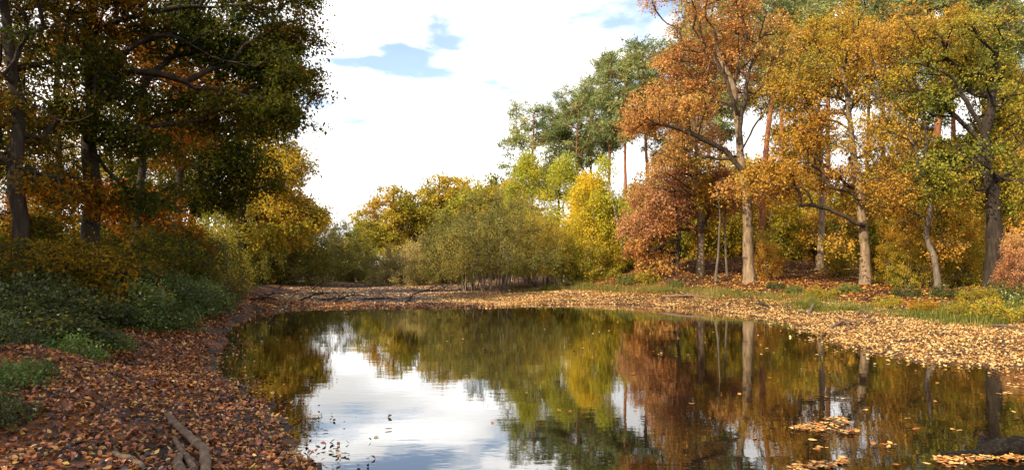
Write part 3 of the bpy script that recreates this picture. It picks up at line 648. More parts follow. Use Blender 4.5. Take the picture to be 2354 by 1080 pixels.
# ================================================================== LEFT WOOD
px_tree('beech_tree', 'near dark beech trunk by the left edge with golden-brown leaves', 'tree', 52, 14,
  [(48,560),(40,400),(36,250),(20,100),(10,-40),(0,-250)],
  [(70,110,130,70,2.2,55),(110,240,80,50,2,36),(10,340,80,70,1.8,30),(90,430,75,50,1.8,30),(-60,200,120,150,2,50),(120,-40,180,80,2.4,70),(-40,-150,220,120,3,90),(20,520,60,45,1.4,18)],
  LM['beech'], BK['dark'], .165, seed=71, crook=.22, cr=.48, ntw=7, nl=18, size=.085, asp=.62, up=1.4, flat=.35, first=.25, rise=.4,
  limbs=[[(42,260),(80,240),(130,275),(180,290),(230,270)],[(30,180),(80,90),(160,70)]], patch=1.6)
px_tree('beech_tree', 'thick dark beech trunk with leafy boughs reaching out over the water', 'tree', 208, 16,
  [(208,560),(210,440),(212,320),(206,200),(205,60),(215,-100),(225,-300)],
  [(330,40,150,70,2.4,80),(480,60,120,55,2.4,62),(610,45,95,45,2.0,50),(560,130,110,40,2.2,50),(645,160,65,40,1.8,30),(310,190,120,60,2.2,50),(450,230,110,55,2.2,40),(150,110,110,80,2.2,40),(330,320,80,40,1.8,20),(310,430,70,40,1.6,16),(630,235,60,35,1.6,20),(330,-100,260,110,3.2,110),(560,-70,140,60,2.6,60)],
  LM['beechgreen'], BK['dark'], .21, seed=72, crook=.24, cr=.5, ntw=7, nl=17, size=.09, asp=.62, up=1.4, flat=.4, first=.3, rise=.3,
  limbs=[[(206,180),(290,140),(365,92),(430,108),(520,145),(600,160)],[(205,80),(300,50),(400,20),(520,20),(640,30)],[(212,300),(270,190),(330,170),(400,180),(460,210)],[(210,330),(170,180),(100,160)]], patch=1.8)
px_tree('beech_tree', 'middling beech trunk rising out of the shrubs right of the thick beech', 'tree', 312, 21.5,
  [(314,540),(320,420),(330,300),(335,150),(340,-50)],
  [(350,290,80,60,2,36),(285,460,85,50,1.8,48),(400,160,90,70,2.4,38),(290,120,80,60,2.2,26),(350,520,70,40,1.5,22)],
  LM['beechred'], BK['dark'], .15, seed=73, cr=.62, ntw=7, nl=16, size=.11, up=1.2, flat=.4, first=.3, patch=1.8)
px_tree('beech_tree', 'slim straight green-leaved tree in the left wood, left of the leaning twin', 'tree', 404, 26,
  [(405,520),(410,400),(412,280),(415,120),(418,0)],
  [(410,330,80,60,2,40),(440,200,90,70,2.4,42),(380,440,70,55,1.8,32),(480,90,90,60,2.2,34),(400,50,90,60,2.2,26)],
  LM['beechgreen'], BK['dark'], .16, seed=74, cr=.68, ntw=7, nl=16, size=.125, up=1.1, flat=.4, first=.3)
px_tree('beech_tree', 'dark forked tree leaning right in the left wood', 'tree', 430, 28,
  [(434,540),(445,430),(458,330),(470,220),(500,90)],
  [(500,320,90,70,2.2,60),(540,200,80,70,2.4,55),(470,430,80,50,1.8,40),(590,260,70,50,2,40),(560,390,70,50,1.8,35),(640,120,60,50,2,30)],
  LM['beechgreen'], BK['dark'], .18, seed=75, cr=.68, ntw=7, nl=16, size=.13, up=1.1, flat=.4, first=.35, limbs=[[(455,350),(490,305),(530,290)],[(470,220),(540,190),(600,200)]])
px_tree('oak_tree', 'yellow-green oak on the left shore, boughs hanging over the flat', 'tree', 552, 37,
  [(556,570),(560,480),(566,380),(575,280),(585,180)],
  [(600,420,80,50,2.6,60),(640,470,60,40,2.2,40),(590,330,75,50,2.4,50),(660,380,35,40,1.8,22),(540,480,60,45,2.2,35),(620,250,55,50,2.2,30),(700,500,40,28,1.6,22),(600,530,80,35,2.2,35),(560,150,90,70,2.6,45)],
  LM['oakyellow'], BK['dark'], .26, seed=76, cr=.8, ntw=7, nl=16, size=.165, first=.25, up=1.2, flat=.45, limbs=[[(562,450),(610,430),(660,440),(700,480),(738,486)],[(568,370),(620,340),(670,330)]])
px_tree('oak_tree', 'orange-tinged oak behind the yellow-green oak on the left shore', 'tree', 628, 47,
  [(626,560),(622,480),(620,390)], [(640,480,60,45,2.4,45),(690,500,45,30,2,25),(600,440,60,50,2.4,35),(650,540,60,25,2,20),(630,380,50,40,2,22)],
  LM['gold'], BK['dark'], .22, seed=77, cr=.9, ntw=7, nl=16, size=.2, first=.2, up=1.2, flat=.45)
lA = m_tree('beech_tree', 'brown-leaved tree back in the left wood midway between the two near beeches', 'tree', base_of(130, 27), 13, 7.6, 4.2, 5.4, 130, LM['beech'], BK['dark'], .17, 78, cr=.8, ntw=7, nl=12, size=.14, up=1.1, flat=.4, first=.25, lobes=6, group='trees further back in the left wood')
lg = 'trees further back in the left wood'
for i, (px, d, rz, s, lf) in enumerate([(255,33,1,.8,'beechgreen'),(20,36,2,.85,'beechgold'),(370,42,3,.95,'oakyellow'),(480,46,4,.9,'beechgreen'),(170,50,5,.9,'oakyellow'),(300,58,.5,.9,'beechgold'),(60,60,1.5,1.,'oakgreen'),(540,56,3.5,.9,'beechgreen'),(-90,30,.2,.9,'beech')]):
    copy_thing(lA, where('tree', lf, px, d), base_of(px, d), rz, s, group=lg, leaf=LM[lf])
# unseen trees continuing the left wood, added outside the frame to shade the bank
for i, (x, y, rz, s) in enumerate([(-12.5,7.5,1,.95),(-12,1.5,2.6,.9),(-17.5,4.5,4,1.05),(-8.5,-3.5,5,.85),(-15,-2.5,.3,1.05),(-19,11,2.,1.1)]):
    copy_thing(lA, 'unseen beech added just outside the left edge to shade the left bank', (x, y, gz(x, y) - .05), rz, s, group=lg, leaf=LM['beechgreen'])
# young beeches and bushes of the left bank
bs = shrub('beech_sapling', 'layered young beech with golden leaves between the two near beech trunks', 'sapling', base_of(140, 13.2), 1.35, 1.55, 81, LM['beechgold'], BK['dark'], nst=5, n=70, R0=.025, cr=.4, nl=12, size=.07, flat=.25, up=1.8, low=.1)
copy_thing(bs, 'golden young beech in front of the thick beech trunk', base_of(235, 14.0), 2.0, (1., 1., .95))
copy_thing(bs, 'dark young beech hugging the left edge of the picture', base_of(-5, 12.8), 3.0, (1.1, 1.1, .8), leaf=LM['beech'])
copy_thing(bs, 'olive young beech between the middling beech and the slim tree', base_of(370, 21), 4.0, 1.35, leaf=LM['beechgreen'])
copy_thing(bs, 'young beech with rusty leaves right of the thick beech', base_of(285, 18), 5.0, 1.2, leaf=LM['beech'])
br = shrub('bramble_bush', 'dark bramble mound at the foot of the leftmost beech', 'bush', base_of(70, 11.6), 1.15, .7, 82, LM['bramble'], BK['dark'], nst=8, n=110, R0=.012, low=.03, cr=.42, nl=12, size=.058, asp=.7, up=1.2, flat=.8, spread=1., jit=.1)
for px, d, s, l in [(-10,10.2,1.1,'dark bramble mound cut by the left edge'),(165,12.3,1.1,'dark bramble mound below the golden young beech'),(245,13.2,1.05,'bramble mound under the thick beech trunk'),(20,13,1.2,'bramble behind the leftmost beech foot'),(320,15.5,1.15,'bramble mound under the middling beech'),(205,15,1.3,'tall bramble right behind the thick beech foot'),(400,19.5,1.3,'bramble patch left of the pale green bush'),(120,10.4,.75,'small low bramble in front of the dark mounds'),(370,24,1.5,'bramble patch around the slim straight tree')]:
    k = abs(px) % 5; copy_thing(br, l, base_of(px, d), px * .03, (s, s, s * (.6, 1.25, .8, 1.4, .7)[k]), leaf=LM[('bramble', 'bramble', 'beechgreen', 'bramble', 'weed')[k]])
gb = shrub('green_bush', 'fresh green bush at the edge of the brambles on the left bank', 'bush', base_of(315, 13.6), .75, .95, 83, LM['weed'], BK['grey'], nst=14, n=80, R0=.008, low=.03, cr=.34, nl=10, size=.055, up=1., flat=1.2, spread=1., jit=.1)
copy_thing(gb, 'leafy green bush just right of the fresh green one', base_of(375, 15.5), 1.0, (1., 1., .9))
copy_thing(gb, 'low green growth at the end of the bushes by the water', base_of(455, 20), 2.0, (1.3, 1.3, .75))
copy_thing(gb, 'green bush beneath the pale green bush on the left shore', base_of(420, 18), 3.0, (1.2, 1.2, .9))
pb = shrub('willow_bush', 'pale grey-green bush on the left shore before the dark trees', 'bush', base_of(445, 23), 1.7, 2.5, 84, LM['willowdark'], BK['grey'], nst=12, n=130, R0=.03, low=.05, cr=.42, nl=15, size=.085, asp=.4, outw=.8)
copy_thing(pb, 'bush with sunlit yellow tips right of the pale grey-green one', base_of(492, 26), 1.0, (.8, .8, 1.1), leaf=LM['oakyellow'])
copy_thing(pb, 'dark bush by the bank step at the left shore', base_of(515, 29), 2.0, (.9, .9, .85))
copy_thing(pb, 'olive bush left of the pale grey-green one', base_of(385, 22.5), 3.0, (.9, .9, .9), leaf=LM['beechgold'])
# left understorey
for i, (px, d) in enumerate([(90,22),(180,25),(260,27),(340,30),(30,28),(420,35),(500,40),(570,46),(230,38),(120,36),(330,44),(20,42),(620,54),(470,50)]):
    lf = ['beechgold','beechgreen','oakyellow','beech'][i % 4]; copy_thing((hA, hB)[i % 2], where('understorey shrub', lf, px, d), base_of(px, d), i * 1.3, (.8, .8, .5), group='understorey shrubs in the left wood', leaf=LM[lf])
# nettle and weed clumps
wd = shrub('weed_clump', 'bright green weed clump on the leaves in the left foreground', 'plant', base_of(165, 8.6), .38, .30, 85, LM['weed'], BK['grey'], nst=12, n=42, R0=.004, low=.08, cr=.19, nl=8, ntw=5, size=.042, up=1.5, flat=.6, spread=.8, tip=.003, twigs=False)
for px, d, s, l, lf in [(25,6.6,.75,'green weed clump at the left edge, nearest the camera','weed'),(-20,5.8,.8,'dark green weed clump at the lower left corner','bramble'),(70,7.1,.6,'small weed clump right of the one at the left edge','weed'),(262,11.2,.8,'small bright weed tuft below the fresh green bush','weed'),(110,9.3,.9,'weed clump left of the bright green one','bramble'),(20,8.2,1.0,'dull weed clump among the leaves near the left edge','bramble'),(150,10.4,.9,'yellowish weed tuft behind the bright green clump','weedyellow'),(330,12.9,1.1,'low green weeds in front of the fresh green bush','weed'),(400,15,1.3,'green weeds along the leaf slope below the bushes','weed')]:
    copy_thing(wd, l, base_of(px, d, .01), px * .02, s, leaf=LM[lf])
yw = shrub('weed_clump', 'tall yellow-green weed stand at the right edge of the grass strip', 'plant', base_of(2310, 18.5), .8, .65, 86, LM['weedyellow'], BK['grey'], nst=16, n=70, R0=.006, low=.05, cr=.22, nl=9, ntw=6, size=.07, up=.6, flat=1.2, spread=.9, tip=.004)
for px, d, s, l, lf in [(2230,20,1.,'yellow-green weeds left of the tall stand at the right','weedyellow'),(2130,21.5,.85,'brownish weed stand below the leaning birch','hazel'),(2040,23.5,.8,'yellowish weeds on the grass below the golden oak','weedyellow'),(1890,26.5,1.1,'yellow-green weed stand below the slim oak','weedyellow'),(1830,29,.8,'green weed stand right of the orange oak foot','weed'),(1950,28.5,.9,'green weeds before the golden oak foot','weed'),(2080,25.5,1.,'dark green brambles below the leaning birch foot','bramble'),(2180,24.5,1.1,'dark low brambles right of the leaning birch','bramble'),(2300,23,1.3,'dark bramble mound under the dark oak','bramble'),(2350,20.5,1.2,'olive weeds cut by the right edge','weed'),(1495,37,1.5,'yellow weeds at the left foot of the mound','weedyellow'),(1440,38,1.2,'green weeds between birches and beach','weed'),(1555,33,.8,'low green weeds at the mound edge','weed'),(2250,22.5,1.1,'pale weeds behind the right weed stand','weedyellow'),(1780,30.5,.8,'dark green ferny growth right of the orange oak','bramble')]:
    copy_thing(yw, l, base_of(px, d, .01), px * .02, (s * .7, s * .7, s * .68), leaf=LM[lf])

# ------------------------------------------------------------------ distant wood (one mass behind everything)
def distant_wood():
    rg = np.random.default_rng(9); cl = []
    for _ in range(1500):
        a = rg.uniform(-.82, .82)
        if -.30 < a < -.19 : continue
        d = rg.uniform(88, 125); x = math.tan(a) * d
        hmax = 9 if a > 0.02 else 7 if a < -.3 else 3
        if -.19 <= a <= .02: hmax = 5
        cl.append((x, d, 1 + rg.uniform(0, hmax)))
    V, Q, rv, tips = foliage(rg, np.array(cl), 1.9, 7, 9, .5, .7, .6, .8)
    o = obj('distant_woodland', mesh_np('distant_woodland', V, Q, LM['oakyellow'], rv)); tag(o, 'far-off mass of autumn woodland beyond the nearer trees', 'woodland', kind='stuff')
distant_wood()

# ------------------------------------------------------------------ leaf litter, grass
def litter_points(rg, box, dens, pred):
    x0, x1, y0, y1 = box; n = int((x1 - x0) * (y1 - y0) * dens)
    P = np.column_stack([rg.uniform(x0, x1, n), rg.uniform(y0, y1, n)])
    vis = (np.abs(P[:, 0]) < .84 * P[:, 1] + 1.5); P = P[vis]
    z, sd = height(P, True); u = rg.uniform(0, 1, len(P)); k = pred(P, z, sd) > u
    return P[k], np.maximum(z[k], .004), sd[k]
def litter(name, label, rg, P, z, size, mat, tilt=.35, lift=.012, bias=None):
    n = len(P); a = rg.uniform(0, 6.28, n); ax = unit(np.column_stack([np.cos(a), np.sin(a), rg.normal(size=n) * tilt]))
    nr = np.column_stack([rg.normal(size=(n, 2)) * tilt, np.ones(n)])
    side = unit(np.cross(nr, ax)); nn = np.cross(ax, side)
    sz = size * rg.uniform(.6, 1.3, n); s = sz[:, None]; f = rg.uniform(-.12, .3, (n, 1))
    c0 = np.column_stack([P, z + lift + np.abs(rg.normal(size=n)) * .012])
    a0 = c0 - ax * s * .5; b0 = c0 + ax * s * .5; m = c0 - ax * s * .03
    l = m + side * s * .30 + nn * s * f; r_ = m - side * s * .30 + nn * s * f
    V = np.stack([a0, l, b0, r_], 1).reshape(-1, 3); Q = np.arange(4 * n).reshape(n, 4)
    tr = np.concatenate([Q[:, [0, 1, 2]], Q[:, [0, 2, 3]]]); rv = rg.uniform(0, 1, n) ** 1.15
    if bias is not None: rv = np.clip(rv + bias, 0, 1)
    o = obj(name, mesh_np(name, V, tr, mat, np.concatenate([rv, rv])))
    tag(o, label, 'leaves', kind='stuff'); return o
lr = np.random.default_rng(3)
def pr_left(P, z, sd):
    d = P[:, 1]; q = np.clip((10 / np.maximum(d, 4)) ** 1.1, .3, 1)
    n = vnoise(P[:, 0], P[:, 1], .7, 7); n2 = vnoise(P[:, 0], P[:, 1], .22, 8)
    q = q * np.clip(.5 + 1.2 * n, .45, 1) * np.clip(.45 + 1.1 * n2, .35, 1)
    edge = np.where(sd < 0, np.exp(sd / .22) * .5, 1) * (sd > -1.6)
    return q * edge * (P[:, 0] < -.8)
P, z, sd = litter_points(lr, (-16, -.8, 3.5, 30), 800, pr_left)
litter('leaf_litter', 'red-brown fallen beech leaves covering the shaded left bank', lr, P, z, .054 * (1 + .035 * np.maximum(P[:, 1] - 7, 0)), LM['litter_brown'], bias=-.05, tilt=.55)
def pr_right(P, z, sd):
    q = np.clip((15 / np.maximum(P[:, 1], 9)) ** .8, .1, 1) * np.clip(.2 + .9 * vnoise(P[:, 0], P[:, 1], .6, 9) + .5 * vnoise(P[:, 0], P[:, 1], 2.2, 19), 0, 1)
    q = q * np.where(sd < 0, np.exp(sd / .28) * .4, 1) * (z < .42) * (sd > -1.5)
    return q * np.clip((P[:, 0] + 5) / 4, 0, 1)
P, z, sd = litter_points(lr, (-5, 24, 10, 37), 420, pr_right)
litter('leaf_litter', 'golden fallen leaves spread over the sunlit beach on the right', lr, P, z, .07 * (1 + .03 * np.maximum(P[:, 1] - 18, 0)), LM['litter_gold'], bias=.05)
def pr_slope(P, z, sd):
    return (z >= .36) * np.clip(.35 + 1.0 * vnoise(P[:, 0], P[:, 1], 1.1, 4), 0, 1) * (P[:, 0] > 4)
P, z, sd = litter_points(lr, (4, 34, 20, 45), 95, pr_slope)
litter('leaf_litter', 'copper-brown fallen leaves on the slope of the mound under the oaks', lr, P, z, .125, LM['litter_brown'], bias=.12, lift=.02)
def pr_flat(P, z, sd):
    return np.where(sd > 0, 1, np.exp(sd / .3) * .5) * (z < .3) * np.clip(.1 + 1.5 * vnoise(P[:, 0] * .5, P[:, 1], .9, 6), 0, 1) * (sd > -2) * np.clip(1 - (P[:, 0] + 3.5) / 4, .12, 1)
P, z, sd = litter_points(lr, (-17, 5, 26, 72), 90, pr_flat)
litter('leaf_litter', 'pale and reddish leaves lying over the half-dry flats at the far end', lr, P, z, .115, LM['litter_pale'], lift=.008, tilt=.22, bias=.05)
# single leaves afloat far out, too small to count
def pr_float(P, z, sd): return (sd < -.3) * (.25 + .75 * np.exp(sd / 3.)) * (P[:, 1] > 13)
P, z, sd = litter_points(lr, (-9, 12, 12, 29), 1.6, pr_float)
litter('floating_leaf_scatter', 'sprinkling of tiny leaves floating across the far half of the pond', lr, P, np.full(len(P), .004), .075, LM['litter_gold'], tilt=.12, lift=.006)
def grass():
    rg = np.random.default_rng(14)
    line = np.array([world_pt(*p)[:2] for p in [(1180,660,41),(1290,660,39),(1400,668,35.5),(1550,673,32),(1700,682,28.8),(1850,699,25.2),(2000,713,22.6),(2200,733,19.6),(2354,742,18.2)]] + [(18, 16.2), (24, 13)])
    wd_ = np.interp(np.arange(len(line)), [0, 3, 6, 10], [.7, .9, 1.7, 2.4])
    n = 150000; t = rg.uniform(0, len(line) - 1.001, n); i = t.astype(int); u = (t - i)[:, None]
    c = line[i] * (1 - u) + line[i + 1] * u; wv = np.interp(t, np.arange(len(line)), wd_)
    nrm = np.stack([-(line[i + 1] - line[i])[:, 1], (line[i + 1] - line[i])[:, 0]], 1); nrm = nrm / np.linalg.norm(nrm, axis=1, keepdims=True)
    P = c + nrm * ((rg.normal(size=n) * .5 + 1.1 * (vnoise(c[:, 0], c[:, 1], 2.5, 33) - .5)) * wv)[:, None]
    k = .6 * vnoise(P[:, 0], P[:, 1], .5, 11) + .6 * vnoise(P[:, 0], P[:, 1], 1.9, 31) + .16 * rg.normal(size=n) > .68; P = P[k]; n = len(P)
    z, sd = height(P, True); k = sd > .8; P = P[k]; z = z[k]; n = len(P)
    h = rg.uniform(.05, .2, n) ** 1.0 * (1 + 1.1 * (rg.uniform(0, 1, n) > .9)) * (.6 + .9 * vnoise(P[:, 0], P[:, 1], 1.5, 12)); a = rg.uniform(0, 6.28, n); ln = rg.uniform(.1, .7, n)
    b = np.column_stack([P, z - .01]); tip = b + np.column_stack([np.cos(a) * ln * h, np.sin(a) * ln * h, h]); s = np.column_stack([-np.sin(a), np.cos(a), np.zeros(n)]) * .011
    V = np.stack([b - s, b + s, tip], 1).reshape(-1, 3); Q = np.arange(3 * n).reshape(n, 3)
    rv = np.clip(vnoise(P[:, 0], P[:, 1], 1.2, 13) * .45 + vnoise(P[:, 0], P[:, 1], .35, 43) * .35 + rg.uniform(-.2, .35, n), 0, 1)
    o = obj('grass', mesh_np('grass', V, Q, LM['grass'], rv)); tag(o, 'strip of short green grass between the beach and the mound', 'grass', kind='stuff')
grass()

# ------------------------------------------------------------------ foreground leaves one can pick out
def leaf_piece(seed, curl):
    rg = np.random.default_rng(seed); k = 5; V = []
    for i in range(k):
        u = i / (k - 1); wv = .30 * math.sin(math.pi * min(.97, .06 + u * .92)) ** .8; x = u - .5
        z0 = curl * (x * x) * .9 + rg.normal() * .01; V += [(x, wv, z0 + curl * .35 + rg.normal() * .015), (x, 0, z0), (x, -wv, z0 + curl * .35 + rg.normal() * .015)]
    Q = []
    for i in range(k - 1):
        a = i * 3; Q += [(a, a + 1, a + 4, a + 3), (a + 1, a + 2, a + 5, a + 4)]
    return np.array(V), np.array(Q)
def leaf_set(tagname, mat, vals):
    out = []
    for i, v in enumerate(vals):
        V, Q = leaf_piece(i * 7 + 1, [.25, -.2, .4, .1][i % 4]); out.append(mesh_np(tagname, V, Q, mat, np.full(len(Q), v), smooth=True))
    return out
NEARL = leaf_set('leaf', LM['litter_brown'], [.25, .45, .55, .62, .7, .78, .85, .97, .4, .6])
GOLDL = leaf_set('leaf', LM['litter_gold'], [.2, .4, .5, .65, .8, .95])
fr_ = np.random.default_rng(77); cnt = 0
while cnt < 300:
    d = 4.9 + 3.6 * fr_.uniform() ** 1.5; px = fr_.uniform(-40, 720); x = (px - CX) / F * d
    zz, sdd = height([(x, d)], True)
    if sdd[0] < -.05: continue
    o = obj('leaf', NEARL[int(fr_.integers(10))], ground); s = fr_.uniform(.045, .072)
    o.location = (x, d, max(zz[0], 0) + .03); o.rotation_euler = (fr_.normal() * .35, fr_.normal() * .35, fr_.uniform(0, 6.28)); o.scale = (s, s * fr_.uniform(.85, 1.2), s); cnt += 1
# rafts of floating leaves
def leaf_raft(label, blobs, seed, n, group=None):
    rg = np.random.default_rng(seed); pts = []
    for i in range(n):
        px, py, rx, ry = blobs[int(rg.integers(len(blobs)))]; r = rg.uniform() ** .5; a = rg.uniform(0, 6.28)
        pts.append(on_ground(px + rx * r * math.cos(a), py + ry * r * math.sin(a)))
    pts = np.array(pts); c = pts.mean(0); root = thing('leaf_raft', label, 'leaves', (c[0], c[1], .004))
    for p in pts:
        o = obj('leaf', GOLDL[int(rg.integers(6))] if rg.uniform() < .6 else NEARL[int(rg.integers(10))], root); s = rg.uniform(.035, .07)
        o.location = (p[0] - c[0], p[1] - c[1], rg.uniform(.004, .03)); o.rotation_euler = (rg.normal() * .16, rg.normal() * .16, rg.uniform(0, 6.28)); o.scale = (s, s, s)
leaf_raft('largest raft of golden leaves floating in front of the right beach', [(1900,978,50,14),(1870,985,40,9),(1925,970,30,9),(1950,995,22,3),(1840,986,25,4)], 1, 190)
leaf_raft('long raft of golden leaves lying along the black log', [(2200,1058,70,11),(2270,1054,60,7),(2180,1062,40,12),(2330,1056,25,5)], 2, 230)
leaf_raft('leaf raft cut by the bottom edge left of the log', [(1870,1074,50,8),(1900,1072,30,6),(1840,1080,30,8),(1935,1064,12,4)], 3, 130)
leaf_raft('thin line of leaves floating by the right edge below the beach', [(2320,905,35,4),(2340,888,25,4),(2290,858,30,3),(2345,868,15,4)], 4, 55)
leaf_raft('small brown leaf cluster on the sky reflection near the bottom', [(785,1046,22,7),(768,1040,10,3)], 5, 12)
leaf_raft('little leaf group just below the largest raft', [(2050,1028,18,6),(2040,1022,10,3)], 6, 9)
leaf_raft('few leaves adrift left of the black log', [(1900,1031,16,4),(1880,1034,8,3)], 7, 7)
leaf_raft('leaf cluster drifting off the lower end of the left bank', [(640,1040,45,18),(600,1060,50,18),(660,1050,20,8)], 8, 60)
for i, (px, py) in enumerate([(748,992),(865,1005),(893,988),(1132,972),(727,957),(1285,945),(1310,948),(1868,1013),(2008,1024),(2085,963),(2150,925),(2105,985),(2190,990),(2205,989),(2260,1002),(2155,880),(1900,914),(1938,916),(1770,870),(1735,1008),(2130,1068),(2060,1070),(2335,962),(2330,948),(1932,828),(1750,815),(1990,945),(640,960),(655,975),(625,930),(700,1000),(560,870),(545,850),(600,905),(990,715),(1040,770),(1210,905),(1455,860),(1320,805),(1555,820),(690,915),(1180,760),(880,760),(760,755),(660,735),(1400,760),(1620,760),(1700,905),(1590,930)]):
    x, y = on_ground(px, py); o = obj('floating_leaf', (GOLDL + NEARL)[i * 5 % 16]); s = .062 + .03 * ((i * 37) % 10) / 10
    o.location = (x, y, .012); o.rotation_euler = (.1 * math.sin(i * 3.), .14 * math.cos(i * 2.), i * 1.7); o.scale = (s, s, s)
    tag(o, 'single fallen leaf floating by itself on the pond', 'leaf', 'single leaves floating on the pond')

# ------------------------------------------------------------------ fallen wood
def stick(name, label, cat, paths, mat, seed=0, jit=.08, end=.35, knob=0, group=None, sidesn=8, rough=.07, fine=False):
    """paths: list of (points world (x,y,z), radius); first is the main stem"""
    rg = np.random.default_rng(seed); c = np.array(paths[0][0][0], float); root = None
    root = thing(name, label, cat, tuple(c), group) if len(paths) > 1 else None
    for i, (pts, r) in enumerate(paths):
        Q = bend(rg, np.asarray(pts, float) - c, max(.05, r * 1.6) if not fine else r * .45, jit); rr = r * np.linspace(1, end, len(Q)) * (1 + .10 * rg.normal(size=len(Q)))
        rr[0] *= .7; rr[-1] *= .5
        V, Fq = tubes([(Q, rr)], lambda x: sidesn if i == 0 else 5)
        k = sidesn if i == 0 else 5; V = V + rg.normal(size=V.shape) * r * rough
        caps = [np.arange(k)[None, ::-1], np.arange(len(V) - k, len(V))[None, :]]
        me = mesh_np(name, V, [Fq] + caps, mat, smooth=True)
        if root: obj('stem' if i == 0 else 'side_branch', me, root)
        else: o = obj(name, me); o.location = tuple(c); tag(o, label, cat, group)
def gp(px, py, zoff=.0):
    """pixel on the terrain: march the ray"""
    ds = np.linspace(3, 75, 1500); P = np.column_stack([(px - CX) / F * ds, ds]); zr = EYE + (HY - py) / F * ds
    h = np.maximum(height(P), 0); k = np.argmax(zr < h); return np.array([P[k, 0], P[k, 1], h[k] + zoff])
stick('fallen_branch', 'thick curved bare branch lying on the leaves in the left foreground', 'branch', [([gp(386,958,.02),gp(400,985,.05),gp(425,1008,.05),gp(452,1034,.05),gp(470,1046,.05),gp(474,1080,.04),gp(470,1110,.04)], .034)], BK['drift'], 1, .03, 1.25)
stick('fallen_branch', 'split weathered stick left of the thick curved branch', 'branch', [([gp(400,1010,.02),gp(414,1040,.03),gp(430,1062,.03),gp(450,1095,.03)], .022),([gp(418,1050,.03),gp(408,1075,.03),gp(420,1100,.03)], .03)], BK['drift'], 2, .03, 1.5)
stick('fallen_branch', 'forked brown stick at the bottom left among the leaves', 'branch', [([gp(255,1050,.03),gp(280,1058,.04),gp(305,1066,.04),gp(330,1085,.03)], .026),([gp(262,1036,.03),gp(270,1048,.03),gp(278,1057,.03)], .009)], BK['drift'], 3, .03, .9)
stick('fallen_branch', 'thin twig curving over leaves above the forked stick', 'branch', [([gp(350,1012,.02),gp(370,1000,.03),gp(382,985,.03),gp(372,973,.03),gp(350,968,.03),gp(310,965,.02)], .009),([gp(330,968,.02),gp(300,955,.02),gp(270,968,.02)], .006)], BK['dark'], 4, .05)
stick('fallen_branch', 'dark twig half buried in leaves below the brambles', 'branch', [([gp(200,925,.02),gp(225,935,.03),gp(250,948,.02)], .012)], BK['dark'], 5, .05)
stick('fallen_branch', 'short dark stick on the slope of leaves in mid left', 'branch', [([gp(330,790,.02),gp(350,805,.05),gp(358,815,.02)], .014)], BK['dark'], 6, .05)
stick('fallen_branch', 'thin dark stick lying on the left bank above the near leaves', 'branch', [([gp(245,865,.02),gp(275,873,.04),gp(300,880,.02)], .013)], BK['dark'], 16, .05)
stick('fallen_branch', 'twisted driftwood branch at the water edge of the right beach', 'branch', [([gp(1908,757,.02),gp(1925,749,.10),gp(1945,744,.14),gp(1960,748,.10),gp(1985,742,.12),gp(2025,745,.05)], .055),([gp(1912,764,.02),gp(1940,762,.04),gp(1965,757,.04)], .035),([gp(1985,742,.12),gp(2010,728,.12),gp(2035,722,.12)], .016),([gp(1940,746,.12),gp(1955,755,.05),gp(1975,757,.03)], .03)], BK['drift'], 7, .1)
stick('fallen_log', 'long thin log lying at the edge of the grass below the mound', 'log', [([gp(1525,684,.05),gp(1560,683,.08),gp(1600,684,.08),gp(1648,687,.04)], .07)], BK['drift'], 8, .04, .6)
stick('driftwood', 'short dark chunk of wood on the beach left of the driftwood branch', 'branch', [([gp(1738,699,.03),gp(1752,703,.06),gp(1768,706,.03)], .06),([gp(1748,702,.05),gp(1744,694,.1)], .03)], BK['dark'], 9, .1, .8)
stick('driftwood', 'stubby upright piece of wood on the beach above the driftwood branch', 'branch', [([gp(1858,724,.02),gp(1866,718,.12),gp(1872,712,.2)], .06),([gp(1835,718,.03),gp(1850,720,.06),gp(1872,727,.03)], .04)], BK['drift'], 10, .1, .7)
stick('driftwood', 'small grey root piece on the beach above the twisted driftwood', 'branch', [([gp(1972,722,.03),gp(1985,717,.10),gp(2000,724,.03)], .045)], BK['drift'], 11, .1, .8)
stick('driftwood', 'low scrap of wood at the beach middle below the weeds', 'branch', [([gp(1795,700,.02),gp(1815,704,.05),gp(1835,702,.02)], .035)], BK['drift'], 17, .1, .8)
stick('fallen_branch', 'bleached branch lying on the leaves by the right edge', 'branch', [([gp(2280,752,.04),gp(2310,757,.10),gp(2340,762,.08),gp(2380,768,.05)], .04),([gp(2310,757,.10),gp(2290,764,.05),gp(2275,768,.02)], .025),([gp(2330,760,.1),gp(2352,748,.2)], .018)], BK['drift'], 12, .08)
bp = gp(935, 697, .0)
stick('fallen_branch', 'bare branch rising from the flat to the right in front of the islet willow', 'branch', [([gp(928,698,.02),world_pt(950,675,33.5),world_pt(975,668,34),world_pt(1005,655,34.5)], .05),([world_pt(965,671,33.8),world_pt(1000,667,34),world_pt(1030,657,34)], .03),([world_pt(945,680,33.4),world_pt(925,690,33),gp(908,696,.02)], .025)], BK['dark'], 13, .08, .5)
stick('fallen_branch', 'thin bare branch lying out over the beach right of the islet', 'branch', [([gp(1285,672,.05),world_pt(1310,668,37),world_pt(1340,660,37)], .035),([world_pt(1300,670,37),world_pt(1296,662,37)], .015)], BK['dark'], 14, .08, .4)
brush = [(600,692,648,672,'first dark branch of the brush line at the left end of the flats'),(575,688,640,690,'low dead branch lying at the left shore of the flats'),(690,690,760,672,'slanting dead branch in the brush left of the gap reflection'),(735,692,800,688,'low dead branch in the middle of the brush line'),(770,694,830,678,'thin dead branch pointing right below the far gap'),(830,690,925,696,'long low dead branch left of the bare rising branch'),(640,664,690,640,'thin dead bough before the dark willow on the left'),(715,668,752,640,'pale dead twig leaning out of the dark willow')]
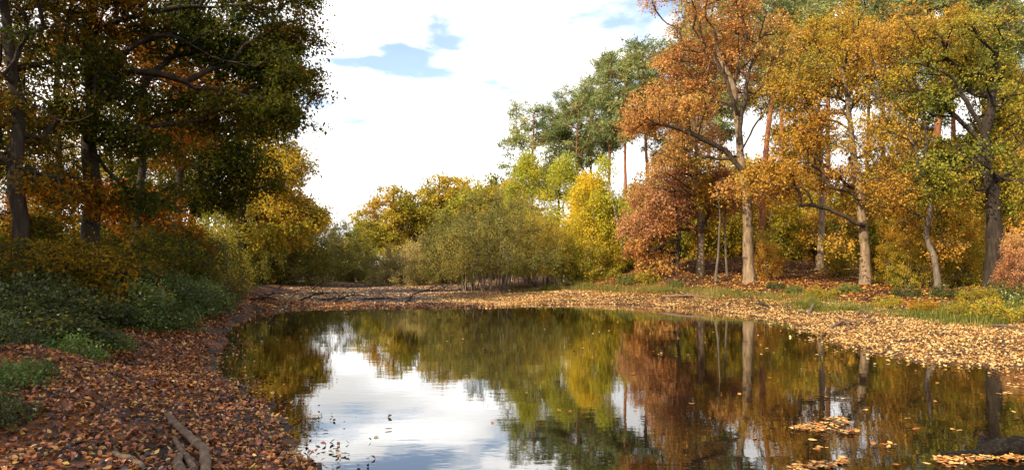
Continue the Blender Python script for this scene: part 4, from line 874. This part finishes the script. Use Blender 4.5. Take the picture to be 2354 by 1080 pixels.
for i, (x0, y0, x1, y1, l) in enumerate(brush):
    a = gp(x0, y0, .03); b = world_pt(x1, y1, a[1] + .6); b[2] = max(b[2], .06); m_ = (a + b) / 2 + np.array([0, 0, .10])
    rgb = np.random.default_rng(i + 40); paths = [([a, m_, b], .05)]
    for q in range(5):
        u = rgb.uniform(.15, .9); s0 = a * (1 - u) + b * u + np.array([0, 0, .1 * (1 - abs(2 * u - 1))]); e = s0 + np.array([rgb.normal() * .7, rgb.normal() * .4, abs(rgb.normal()) * .35 + .05]); paths.append(([s0, (s0 + e) / 2 + rgb.normal(size=3) * .06, e], .018))
    stick('dead_branch', l, 'branch', paths, BK['dark'], 20 + i, .1, .4, sidesn=6)
# black mossy log at the lower right
lg0 = np.array([*on_ground(2255, 1048), .02]); 
stick('sunken_log', 'black wet log with a raised stump end in the water at the lower right', 'log', [([lg0 + (.0, .0, .0), lg0 + (.22, .02, .06), lg0 + (.55, .03, .07), lg0 + (1.1, .05, .05), lg0 + (1.6, .1, .03)], .085),([lg0 + (.05, .02, .04), lg0 + (.03, .04, .13), lg0 + (.06, .05, .17)], .04),([lg0 + (.0, -.02, .02), lg0 + (-.18, -.03, .02), lg0 + (-.40, -.05, .008)], .03),([lg0 + (.3, .0, .1), lg0 + (.5, -.03, .16), lg0 + (.8, -.05, .12)], .02),([lg0 + (.5, .05, .12), lg0 + (.8, .08, .16), lg0 + (1.0, .1, .10)], .022)], BK['black'], 60, .10, .85, sidesn=16, rough=.13, fine=True)
# little water plant near the bottom
wp = on_ground(706, 1062); wb = np.array([wp[0], wp[1], 0.])
stick('water_plant', 'small dead stalk with curled brown leaves standing in the water near the bottom', 'plant', [([wb + (0, 0, -.03), wb + (.0, 0, .07), wb + (.012, 0, .12), wb + (-.01, 0, .17)], .0045),([wb + (0, 0, .05), wb + (.05, 0, .09)], .003),([wb + (0, 0, .03), wb + (-.06, .01, .05)], .003)], BK['dark'], 70, .1)
pl = [o for o in C.objects if o.name.startswith('water_plant')][0]
for i, p in enumerate([(-.01, 0, .17), (-.03, 0, .165), (.05, 0, .09), (-.06, .01, .05), (.02, 0, .10), (.03, .01, .02)]):
    o = obj('leaf', NEARL[i], pl); o.location = (p[0], p[1], p[2] + .03); o.scale = (.045,) * 3; o.rotation_euler = (.4 * i, .5, i)
